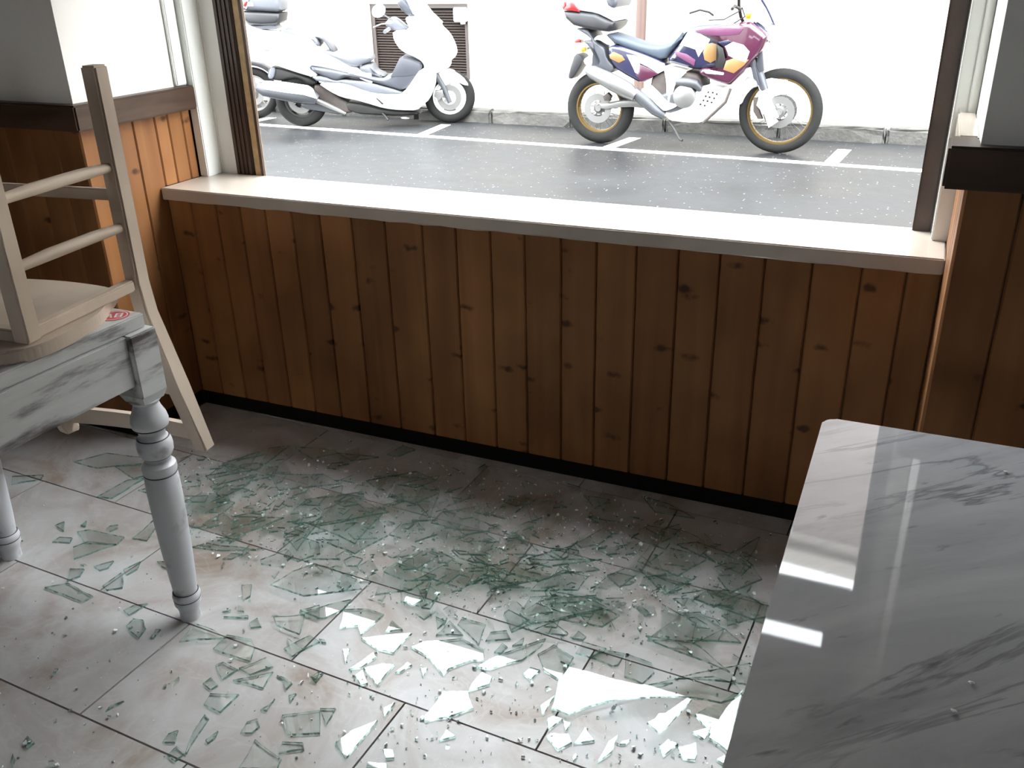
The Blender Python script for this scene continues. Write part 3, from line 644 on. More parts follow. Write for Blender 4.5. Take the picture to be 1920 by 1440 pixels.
# ---- purple enduro motorcycle
def enduro():
    s = Bike('touring_motorcycle', 'purple navy and ochre adventure motorcycle with gold rims and top case', 'motorcycle', (-.482, 5.765), (1.08, 5.738))
    k = 3.5556; s.conv = lambda x, y: (1020+x/k, y/k)
    rw = s.wheel(0, .312, .06, MGOLD, 'wire', 'rear_tyre', .95, (-.075,)); fw_ = s.wheel(s.wb, .338, .046, MGOLD, 'wire', 'front_tyre', .95, (-.06, .06))
    s.puff('swing_arm', [(360, 685), (400, 690), (540, 665), (640, 670), (740, 690), (740, 730), (540, 712), (380, 738)], .1, MSILV, d=.015)
    s.side('rear_caliper', [(400, 640), (430, 615), (455, 640), (440, 670), (410, 670)], -.11, MRUST, .03)
    s.puff('engine', [(700, 540), (760, 470), (900, 470), (1050, 500), (1060, 600), (1010, 700), (900, 745), (800, 750), (720, 700)], .15, MRUST, d=.03)
    s.puff('crankcase', [(740, 640), (860, 600), (1000, 620), (990, 720), (880, 760), (770, 750)], .17, MGREYM, d=.03)
    cc = s.at(*s.conv(932, 645), -.2); lathe('clutch_cover', [(0, -.215), (.07, -.212), (.092, -.2), (.095, -.15), (.0, -.15)], MSILV, s.root, 32, (cc[0], 0, cc[1]), 'Y', False)
    s.tube('cylinder_pipe', [(890, 545, -.17), (960, 550, -.19), (1010, 560, -.18), (1050, 600, -.14)], [.035, .038, .038, .03], MGREYM)
    s.tube('exhaust_pipe', [(800, 770, -.14), (740, 735, -.17), (660, 660, -.18), (600, 610, -.19)], [.035, .045, .052, .045], MGREYM, seg=14)
    mf = tube('muffler', [s.V(q, -.2) for q in ((285, 462), (320, 478), (460, 550), (560, 605), (610, 640))], [.03, .055, .07, .068, .045], MSILV, s.root, 20)
    s.puff('frame_bracket', [(640, 600), (700, 565), (740, 600), (800, 660), (830, 690), (900, 695), (870, 720), (800, 745), (770, 720), (690, 640), (610, 660)], .19, MWB, d=.01)
    s.puff('frame_upright', [(790, 435), (880, 455), (955, 475), (890, 540), (860, 600), (850, 690), (810, 690), (815, 560)], .17, MWB, d=.015)
    sk = s.puff('skid_plate', [(808, 765), (880, 738), (965, 690), (1010, 600), (1070, 568), (1150, 575), (1195, 590), (1218, 615), (1205, 690), (1130, 765), (1050, 822), (940, 820), (830, 806)], .17, MSILV, d=.02)
    sk.data.materials[0] = MWB
    for q in ((1095, 615), (1125, 618), (1152, 628), (1078, 641), (1104, 648), (1134, 655), (1063, 669), (1090, 674), (1117, 683), (1043, 696), (1071, 704)):
        c = s.at(*s.conv(*q), -.172); lathe('vent_hole', [(0, -.1725), (.009, -.1725), (.009, -.16), (0, -.16)], MDKM, sk, 10, (c[0], 0, c[1]), 'Y', False)
    s.tube('engine_guard', [(1245, 590, -.18), (1210, 680, -.2), (1060, 820, -.19)], .012, MRUST)
    s.tube('kickstand', [(835, 810, -.14), (870, 860, -.2), (905, 928, -.24), (922, 936, -.25)], .011, MDKM)
    # fork
    for yy in (-.105, .105):
        s.tube('fork_tube', [(1310, 170, yy), (1400, 440, yy)], .024, MGREYM); s.tube('fork_gaiter', [(1385, 380, yy), (1430, 480, yy), (1470, 600, yy)], [.036, .04, .034], MGP, seg=14)
        s.tube('fork_slider', [(1450, 560, yy), (1490, 680, yy), (1545, 790, yy)], [.03, .034, .028], MWB)
    s.side('fork_cover', [(1430, 350), (1460, 340), (1470, 470), (1440, 480), (1420, 430)], -.12, MGP, .03)
    s.side('fork_cover', [(1375, 400), (1400, 390), (1440, 560), (1400, 520)], -.13, MGP, .03)
    s.side('disc_cover', [(1440, 620), (1480, 640), (1500, 740), (1560, 810), (1500, 850), (1470, 760), (1420, 700)], -.13, MWB, .02)
    s.side('front_caliper', [(1400, 650), (1425, 650), (1440, 740), (1460, 790), (1430, 790), (1400, 740)], -.1, MRUST, .03)
    s.puff('front_fender', [(1285, 695), (1320, 580), (1345, 512), (1395, 515), (1435, 555), (1425, 580), (1385, 590), (1340, 640), (1312, 700)], .07, MWB, d=.02)
    s.puff('fender_tip', [(1420, 560), (1500, 520), (1560, 530), (1640, 540), (1560, 548), (1470, 575)], .06, MWB, d=.012)
    # bodywork
    tk = s.puff('fuel_tank', [(798, 415), (880, 310), (960, 205), (1000, 172), (1100, 165), (1240, 165), (1200, 240), (1200, 330), (1190, 450), (1120, 465), (1010, 472), (900, 440)], .18, MNAVY, d=.05)
    fr = s.puff('side_fairing', [(1130, 175), (1240, 165), (1365, 140), (1400, 165), (1490, 238), (1475, 278), (1450, 335), (1360, 440), (1245, 568), (1210, 572), (1060, 520), (1022, 488), (1050, 452), (1140, 462), (1195, 458), (1212, 400), (1180, 310), (1130, 245), (1020, 205)], .23, MPURP, d=.04)
    s.side('tank_splash', [(905, 300), (960, 210), (1040, 225), (1110, 260), (1090, 300), (1060, 330), (1030, 380), (1010, 330), (950, 310)], -.181, MWG, .004, tk)
    s.side('tank_ochre', [(1080, 295), (1120, 285), (1165, 300), (1165, 390), (1110, 420), (1070, 400), (1060, 350)], -.182, MYEL, .005, tk)
    s.side('tank_magenta', [(870, 340), (950, 360), (1010, 400), (1000, 440), (930, 400), (880, 370)], -.181, MMAG, .004, tk)
    s.side('tank_scoop', [(1155, 290), (1200, 320), (1215, 400), (1195, 455), (1150, 450), (1150, 400), (1170, 360)], -.2, MDKM, .033, tk)
    s.side('fairing_ochre', [(1215, 405), (1290, 380), (1365, 400), (1330, 440), (1265, 490), (1195, 465)], -.231, MYEL, .005, fr)
    s.side('fairing_splash', [(1205, 310), (1260, 280), (1330, 300), (1370, 345), (1345, 415), (1280, 395), (1230, 370), (1235, 330)], -.232, MWG, .006, fr)
    s.side('fairing_navy', [(1160, 280), (1230, 265), (1250, 280), (1200, 310), (1180, 300)], -.231, MNAVY, .005, fr)
    s.side('fairing_highlight', [(1000, 205), (1130, 180), (1330, 190), (1300, 230), (1180, 240), (1080, 235)], -.231, MMAG, .004, fr)  # lighter magenta strip painted on as a highlight along the fairing top
    s.side('fairing_stripe', [(1060, 468), (1100, 465), (1200, 485), (1195, 500), (1080, 490)], -.231, MWG, .004, fr)
    s.puff('nose', [(1360, 140), (1430, 165), (1502, 215), (1490, 272), (1468, 280), (1425, 215), (1390, 170)], .18, MNAVY, d=.03)
    s.puff('headlight_shell', [(1400, 150), (1440, 60), (1490, 60), (1530, 165), (1520, 280), (1490, 300), (1495, 225), (1430, 160)], .16, MWB, d=.04)
    s.puff('windscreen', [(1410, -120), (1440, -130), (1480, 0), (1540, 165), (1525, 170), (1470, 60), (1430, 0)], .17, MSCREEN, d=.03)
    s.puff('screen_rim', [(1435, -10), (1455, -20), (1500, 60), (1545, 165), (1530, 172), (1485, 70)], .175, MNAVY, d=.008)
    s.puff('seat', [(408, 232), (440, 222), (540, 255), (640, 290), (740, 312), (820, 298), (900, 240), (962, 203), (880, 310), (795, 412), (690, 375), (480, 302)], .13, MSEATB, d=.03)
    sp = s.puff('side_panel', [(412, 312), (470, 298), (640, 352), (800, 418), (815, 470), (730, 510), (645, 558), (560, 515), (455, 450)], .17, MNAVY, d=.03)
    s.side('panel_splash', [(550, 365), (650, 375), (800, 425), (810, 465), (760, 490), (700, 450), (640, 420), (630, 500), (605, 480), (590, 410)], -.171, MWG, .004, sp)
    s.side('panel_purple', [(640, 430), (700, 455), (760, 495), (650, 545), (610, 500)], -.171, MPURP, .004, sp)
    s.side('panel_badge', [(435, 365), (465, 345), (520, 370), (540, 400), (500, 420), (440, 390)], -.171, MYEL, .004, sp)
    # tail
    s.puff('grab_rail', [(395, 235), (420, 240), (470, 300), (440, 312), (350, 260), (320, 290), (340, 240)], .13, MWB, d=.015)
    s.puff('rear_carrier', [(200, 188), (290, 195), (310, 230), (345, 290), (400, 320), (415, 390), (470, 450), (445, 492), (390, 482), (330, 462), (268, 446), (320, 425), (370, 420), (340, 350), (290, 300), (250, 270), (330, 275), (270, 225)], .15, MGP, d=.012)
    s.puff('tail_light', [(200, 265), (240, 262), (240, 290), (205, 290)], .05, MRED, d=.008)
    s.puff('tail_cowl', [(190, 285), (250, 285), (300, 330), (250, 340)], .06, MWB, d=.01)
    s.puff('number_plate_holder', [(205, 358), (245, 368), (260, 410), (185, 528), (158, 520), (175, 450)], .09, MDGP, d=.006)
    for yy in (-.14, .14):
        c = s.V((266, 330), yy); lathe('rear_indicator', [(0, yy-.03), (.02, yy-.025), (.022, yy), (.016, yy+.03), (0, yy+.035)], MORG, s.root, 16, (c[0], 0, c[2]), 'Y', False)
        c = s.V((1366, 105), yy*1.5); lathe('front_indicator', [(0, yy*1.5-.03), (.022, yy*1.5-.025), (.024, yy*1.5), (.016, yy*1.5+.03), (0, yy*1.5+.035)], MORG, s.root, 16, (c[0], 0, c[2]), 'Y', False)
    s.puff('side_lamp', [(255, 400), (300, 370), (345, 390), (355, 420), (310, 440), (270, 435)], .1, MWB, d=.02)
    # bars
    s.tube('handlebar', [(1255, 60, -.40), (1270, 40, -.25), (1310, 60, -.1), (1310, 60, .1), (1270, 40, .25), (1255, 60, .40)], .012, MDKM)
    s.tube('hand_guard', [(970, 88, -.42), (1040, 66, -.43), (1100, 80, -.40), (1128, 102, -.36)], .008, MDKM)
    s.tube('control_stem', [(1300, -40, -.2), (1300, 40, -.12), (1312, 110, -.05), (1330, 150, 0)], .013, MDKM)
    s.tube('cable', [(1310, 70, -.15), (1200, 130, -.1), (1100, 135, -.05)], .005, MDKM); s.tube('cable', [(1320, 50, -.15), (1340, 110, -.1), (1260, 160, -.1)], .005, MDKM)
    # top case
    b_ = s.puff('top_case_base', [(124, 72), (230, 78), (340, 92), (420, 130), (470, 150), (455, 185), (420, 215), (310, 200), (190, 170), (140, 125)], .2, MDGP, d=.03, curve=False)
    ld = s.puff('top_case_lid', [(118, 66), (125, 0), (140, -60), (240, -100), (380, -90), (460, 0), (478, 95), (462, 152), (420, 128), (340, 90), (230, 74)], .2, MWB, d=.04)
    s.side('lid_reflector', [(128, 66), (165, 20), (185, 12), (202, 22), (236, 78), (180, 70)], -.2, MRED, .008, ld); s.puff('lid_reflector', [(118, 60), (125, 10), (150, 5), (150, 66)], .205, MRED, ld, .01)
    s.puff('case_backrest', [(395, -80), (460, -90), (488, 0), (480, 40), (455, 62), (410, 40)], .21, MGP, d=.03)
    return s
enduro()

# ---- second scooter, mostly behind the window frame and the white scooter
def small_scooter():
    s = Bike('dark_scooter', 'dark scooter whose silver five-spoke front wheel shows behind the white scooter', 'scooter', (-5.82, 5.55), (-4.60, 6.12))
    s.wheel(s.wb, .27, .05, MSILV, 'cast', 'front_tyre'); s.wheel(0, .27, .055, MSILV, 'cast', 'rear_tyre')
    x = s.wb; g = s.root
    ar = [(x+.29*math.cos(a), .27+.29*math.sin(a)) for a in [R(t) for t in range(35, 150, 12)]]; ar2 = [(x+.335*math.cos(a), .27+.335*math.sin(a)) for a in [R(t) for t in range(149, 34, -12)]]
    puff('front_fender', ar+ar2, -.06, .06, MDGP, g, .01, 3, False)
    for yy in (-.09, .09): tube('fork_leg', [(x, yy, .27), (x-.16, yy, .75)], .02, MDKM, g)
    puff('leg_shield', [(x-.12, .95), (x-.05, .7), (x-.22, .5), (x-.42, .24), (x-.5, .26), (x-.34, .55), (x-.2, .98)], -.2, .2, MDGP, g, .03)
    puff('floorboard', [(x-.42, .22), (x-.42, .28), (x-.85, .28), (x-.85, .2)], -.18, .18, MDGP, g, .02)
    puff('body', [(x-.78, .28), (x-.8, .62), (x-1.2, .72), (x-1.5, .72), (x-1.45, .58), (x-1.2, .5), (x-1.0, .3)], -.17, .17, MDGP, g, .04)
    puff('seat', [(x-.76, .66), (x-.78, .74), (x-1.1, .78), (x-1.4, .8), (x-1.42, .72), (x-1.1, .7)], -.14, .14, MGP, g, .03)
    tube('handlebar', [(x-.22, -.33, 1.02), (x-.16, -.1, 1.0), (x-.16, .1, 1.0), (x-.22, .33, 1.02)], .016, MDKM, g)
    puff('head_cowl', [(x-.05, .94), (x-.22, .94), (x-.24, 1.04), (x-.1, 1.06)], -.13, .13, MDGP, g, .03)
small_scooter()

# ------------------------------------------------------------------ furniture
def turned_leg(parent, cx, cy, TB):
    g = empty('leg', (cx, cy, 0)); g.parent = parent
    bm = bmesh.new(); abox(bm, -.035, .035, -.035, .035, .594, TB, .003)
    lo = [bm.verts.new((a*.027, b_*.027, .577)) for a, b_ in ((-1, -1), (1, -1), (1, 1), (-1, 1))]; hi = [bm.verts.new((a*.0345, b_*.0345, .596)) for a, b_ in ((-1, -1), (1, -1), (1, 1), (-1, 1))]
    for k in range(4): bm.faces.new((lo[k], lo[(k+1) % 4], hi[(k+1) % 4], hi[k]))
    bm.faces.new(lo); fin('leg_block', bm, MDIST, g)
    # chamfered foot of the block
    lathe('turned_shaft', [(0, .578), (.033, .577), (.026, .568), (.030, .555), (.037, .54), (.0395, .527), (.038, .515), (.033, .51), (.0295, .505), (.0275, .497), (.0285, .49), (.034, .485), (.0375, .476), (.0385, .465), (.0375, .452), (.033, .443),
        (.0285, .438), (.0275, .43), (.031, .424), (.0365, .420), (.0375, .408), (.036, .400), (.0335, .396), (.0365, .390), (.0375, .35), (.0365, .28), (.034, .2), (.030, .12), (.0275, .085), (.0265, .078), (.0305, .074), (.0325, .066), (.031, .058), (.0295, .055), (.031, .05), (.0305, .043), (.026, .034), (.0235, .022), (.0235, .0), (0, .0)], MLEG, g, 36, caps=False)
    for z, r in ((.512, .0365), (.486, .0335), (.441, .0305), (.397, .0352), (.0765, .0288), (.0562, .0303)):
        lathe('turned_groove', [(r, z-.0015), (r+.0012, z), (r, z+.0015), (r-.003, z)], MGROOVE, g, 36, caps=False, closed=True)
    return g
def grey_table(x0, x1, y0, y1, label):
    TZ = .765; pv = Vector((.782, -.946)); tr_ = R(-1.0); dc = Vector(((x0+x1)/2, (y0+y1)/2))-pv
    t = empty('dining_table', (pv.x+dc.x*math.cos(tr_)-dc.y*math.sin(tr_), pv.y+dc.x*math.sin(tr_)+dc.y*math.cos(tr_), 0), tr_); tag(t, label, 'table', 'distressed grey tables'); ox, oy = (x0+x1)/2, (y0+y1)/2
    hx, hy = (x1-x0)/2, (y1-y0)/2
    box('table_top', -hx, hx, -hy, hy, TZ-.03, TZ, MDIST, t, .003)
    lx, ly = hx-.018, hy-.026
    for sx in (-1, 1):
        for sy in (-1, 1): turned_leg(t, sx*lx, sy*ly, TZ-.0305)
    for sy in (-1, 1): box('apron', -lx+.035, lx-.035, sy*(ly)-.012, sy*(ly)+.012, .625, TZ-.031, MDIST, t, .002)
    for sx in (-1, 1): box('apron', sx*lx-.012+sx*.012, sx*lx+.012+sx*.012, -ly+.035, ly-.035, .625, TZ-.031, MDIST, t, .002)
    return t
grey_table(.147, .800, -1.62, -.920, 'distressed grey wooden table with turned legs standing nearest the glass, chair upturned on it')
grey_table(-.575, .126, -1.62, -.920, 'second distressed grey table cut off at the left edge, only a leg showing')
# round sticker on the table corner
def sticker():
    c = onz(228, 595, .7655); st = empty('round_sticker', (.758, -.957, .7652), R(35)); tag(st, 'small round red and white sticker on the corner of the grey table', 'sticker')
    mr = mat('sticker_red', (.55, .06, .07), .4); mw = mat('sticker_white', (.75, .72, .72), .4)
    lathe('disc', [(0, 0), (.030, 0), (.030, .0004), (0, .0004)], mr, st, 40, caps=False)
    lathe('ring', [(.024, .0004), (.0265, .0004), (.0265, .0007), (.024, .0007)], mw, st, 40, caps=False, closed=True)
    for pts in ([(-.017, -.012), (-.013, -.012), (-.008, .013), (-.012, .013)], [(-.012, .013), (-.008, .013), (-.002, -.012), (-.006, -.012)], [(-.014, -.004), (-.006, -.004), (-.006, -.001), (-.014, -.001)]):
        prism('letter_stroke', pts, .0004, .0007, mw, st)
    for pts in ([(.001, -.012), (.005, -.012), (.005, .013), (.001, .013)], [(.005, .010), (.013, .010), (.013, .013), (.005, .013)], [(.005, -.001), (.013, -.001), (.013, .002), (.005, .002)], [(.012, -.012), (.016, -.012), (.016, .013), (.012, .013)], [(.005, -.012), (.012, -.012), (.012, -.009), (.005, -.009)]):
        prism('letter_stroke', pts, .0004, .0007, mw, st)
sticker()

def upturned_chair(origin, rz, label):
    """seat resting on a table top at z=0, legs up, backrest hanging down behind"""
    t = empty('wooden_chair', origin, rz); tag(t, label, 'chair', 'pale chairs upturned on the tables')
    q = .0175; LZ = .475
    # seat plate with rounded front corners
    P = [(.175, .128), (.12, .150), (0, .160), (-.12, .150), (-.175, .128), (-.18, .09), (-.205, .05), (-.228, .0), (-.240, -.10), (-.232, -.17), (-.20, -.212), (-.1, -.236), (.1, -.236), (.20, -.212), (.232, -.17), (.240, -.10), (.228, .0), (.205, .05), (.18, .09)]
    prism('seat', chaikin(P, 2), .0, .026, MCH, t, .0045)
    for sx in (-1, 1): box('seat_rail', sx*.202-.013, sx*.202+.009, -.134, .138, .0262, .05, MCH, t, .003)
    box('seat_rail', -.182, .182, -.165, -.14, .0262, .05, MCH, t, .003)
    for sx in (-1, 1):
        x = sx*.2
        # rear leg and back post in one piece
        bm = bmesh.new(); prof = [(.475, .160), (.04, .160), (-.03, .168), (-.23, .222), (-.425, .276)]
        rings = []
        for z, y in prof: rings.append([bm.verts.new((x+a*q, y+b_*q*1.1, z)) for a, b_ in ((-1, -1), (1, -1), (1, 1), (-1, 1))])
        for a, b_ in zip(rings, rings[1:]):
            for k in range(4): bm.faces.new((a[k], a[(k+1) % 4], b_[(k+1) % 4], b_[k]))
        bm.faces.new(rings[0]); bm.faces.new(rings[-1])
        es = [e for e in bm.edges if abs((e.verts[0].co-e.verts[1].co).normalized().z) > .5 or e.verts[0].co.z > .47 and e.verts[1].co.z > .47 or e.verts[0].co.z < -.4 and e.verts[1].co.z < -.4]
        bmesh.ops.bevel(bm, geom=es, offset=.004, segments=2, affect='EDGES'); fin('back_post', bm, MCH, t)
        bm = bmesh.new(); rings = []
        for z, y, s_ in ((.0265, -.152, 1.0), (.2, -.152, 1.0), (LZ, -.145, .8)): rings.append([bm.verts.new((x+a*q*s_, y+b_*q*s_, z)) for a, b_ in ((-1, -1), (1, -1), (1, 1), (-1, 1))])
        for a, b_ in zip(rings, rings[1:]):
            for k in range(4): bm.faces.new((a[k], a[(k+1) % 4], b_[(k+1) % 4], b_[k]))
        bm.faces.new(rings[0]); bm.faces.new(rings[-1])
        bmesh.ops.bevel(bm, geom=bm.edges[:], offset=.003, segments=2, affect='EDGES'); fin('front_leg', bm, MCH, t)
        for z in (.16, .282): tube('side_stretcher', [(x, -.14, z), (x, -.06, z+.002), (x, .06, z+.002), (x, .146, z)], [.0095, .0115, .0115, .0095], MCH, t, 12)
    box('rear_stretcher', -.185, .185, .153, .167, .212, .236, MCH, t, .003)
    tube('front_stretcher', [(-.185, -.15, .25), (.185, -.15, .25)], .011, MCH, t, 12)
    for z0, z1, y in ((-.395, -.345, .249), (-.255, -.21, .208), (-.125, -.085, .172)):
        bm = bmesh.new(); n = 8; rr = []
        sl = .30 if z0 < -.2 else .2
        for k in range(n+1):
            xx = -.185+.37*k/n; bow = .012*(1-(xx/.185)**2)
            rr.append([bm.verts.new((xx, y+dy+bow+(z1-zz)*sl, zz)) for dy, zz in ((-.007, z0), (.007, z0), (.007, z1), (-.007, z1))])
        for a, b_ in zip(rr, rr[1:]):
            for k in range(4): bm.faces.new((a[k], a[(k+1) % 4], b_[(k+1) % 4], b_[k]))
        bm.faces.new(rr[0]); bm.faces.new(rr[-1]); fin('back_slat', bm, MCH, t)
    return t
# turned slightly on the table
upturned_chair((.553, -1.040, .7655), R(7), 'pale wooden chair upside down on the grey table, backrest hanging beside the window')
upturned_chair((.085, -1.035, .7655), R(-10), 'pale wooden chair upside down mostly out of frame, one back post below the table apron')

def marble_table():
    x0, x1, y0, y1, TZ = 2.137, 2.86, -1.80, -.864, .745
    t = empty('marble_table', ((x0+x1)/2, (y0+y1)/2, 0)); tag(t, 'grey veined marble topped table at the right reflecting the window', 'table')
    hx, hy = (x1-x0)/2, (y1-y0)/2; r = .02; P = []
    for cx, cy, a0 in ((hx-r, hy-r, 0), (-hx+r, hy-r, 90), (-hx+r, -hy+r, 180), (hx-r, -hy+r, 270)):
        for k in range(7): a = R(a0+15*k); P.append((cx+r*math.cos(a), cy+r*math.sin(a)))
    prism('marble_top', P, TZ-.022, TZ, MMARBLE, t, .0022)
    mi = mat('black_cast_iron', (.02, .02, .02), .5, .4)
    lathe('column', [(0, .02), (.05, .02), (.035, .08), (.03, .4), (.035, .68), (.06, .7), (0, .7)], mi, t, 24, caps=False)
    box('top_bracket', -.2, .2, -.03, .03, .7, TZ-.0225, mi, t, .004); box('top_bracket', -.03, .03, -.25, .25, .7, TZ-.0225, mi, t, .004)
    for a in range(4):
        f = box('foot', .03, .25, -.025, .025, 0, .03, mi, t, .006); f.rotation_euler.z = R(45+90*a)
    return t
marble_table()

# ------------------------------------------------------------------ broken glass on the floor
def crop(ox, oy, k): return lambda pts: [(ox+x/k, oy+y/k) for x, y in pts]
cA, cB, cC, cD, cE, cF = crop(0, 840, 3.6), crop(350, 760, 3.491), crop(900, 900, 3.2), crop(560, 1080, 3.4286), crop(980, 1140, 4.3636), crop(0, 1100, 3.2)
L_ = {}
T_ = []          # (polygon in photograph pixels, own label or None)
def tr(c, pts, label=None): T_.append((c(pts), label))
tr(cE, [(290, 600), (240, 830), (370, 885), (900, 725), (1230, 632), (960, 648), (380, 500)], 'largest glass shard, long pointed and glaring white, beside the marble table')
tr(cE, [(640, 830), (1000, 700), (1250, 645), (1560, 625), (1740, 690), (1790, 760), (1720, 810), (1620, 840), (1330, 795), (1080, 795)], 'broad glass shard with a wavy green edge touching the edge of the marble table')
tr(cD, [(720, 455), (800, 420), (1050, 400), (1190, 470), (1190, 545), (1120, 540), (960, 600), (930, 640), (840, 530)], 'white glaring four-cornered glass shard with a curved left edge, middle of the floor')
tr(cD, [(800, 905), (930, 740), (1090, 740), (1125, 850), (960, 910), (810, 935)], 'thick white trapezoid glass shard lying across a dark tile joint')
tr(cD, [(260, 335), (290, 215), (440, 210), (550, 245), (400, 380), (380, 320)], 'rounded white glass shard with a crack, nearest the turned leg among the white ones')
tr(cD, [(1140, 585), (1300, 500), (1590, 400), (1560, 450), (1440, 540), (1230, 600)], 'long thin white glass splinter pointing up to the right')
tr(cB, [(550, 1200), (700, 1110), (840, 1060), (960, 1090), (1120, 1160), (1150, 1220), (960, 1245), (770, 1270)], 'big clear glass shard with dark green lower edge just right of the turned leg')
tr(cA, [(300, 940), (460, 910), (630, 1000), (560, 1040), (420, 985)], 'bent clear glass strip left of the turned leg foot')
tr(cA, [(500, 105), (720, 45), (985, 70), (985, 110), (660, 145)], 'flat clear shard under the upturned chair backrest')
tr(cA, [(495, 680), (600, 640), (790, 660), (500, 762)], 'greenish clear triangular shard left of the turned leg')
tr(cA, [(1435, 1355), (1530, 1260), (1700, 1290), (1720, 1350), (1690, 1440), (1560, 1400)], 'clear four-sided shard with curved right edge below the turned leg foot')
tr(cA, [(1210, 1320), (1320, 1200), (1450, 1240), (1530, 1290)], 'clear triangular shard touching the turned leg foot')
tr(cE, [(1010, 1025), (1340, 820), (1380, 830), (1250, 980), (1120, 1120)], 'long white glass blade pointing at the marble table')
tr(cE, [(610, 1260), (700, 1090), (785, 1035), (730, 1180)], 'narrow white leaf-shaped shard near the bottom of the picture')
tr(cF, [(1430, 1088), (1530, 915), (1600, 970), (1690, 1035), (1660, 1100)], 'clear shard with a bright left edge at the bottom of the picture')
tr(cF, [(1220, 705), (1260, 640), (1435, 645), (1320, 755)], 'clear kite-shaped shard lying alone below the turned leg')
tr(cC, [(420, 455), (535, 445), (530, 490), (500, 505)], 'tiny bright white shard alone in the green heap')
tr(cC, [(940, 545), (1100, 380), (1250, 420), (1340, 470), (1350, 570), (1180, 640)], 'large upright-looking clear pane with scratch glints at the back of the heap')
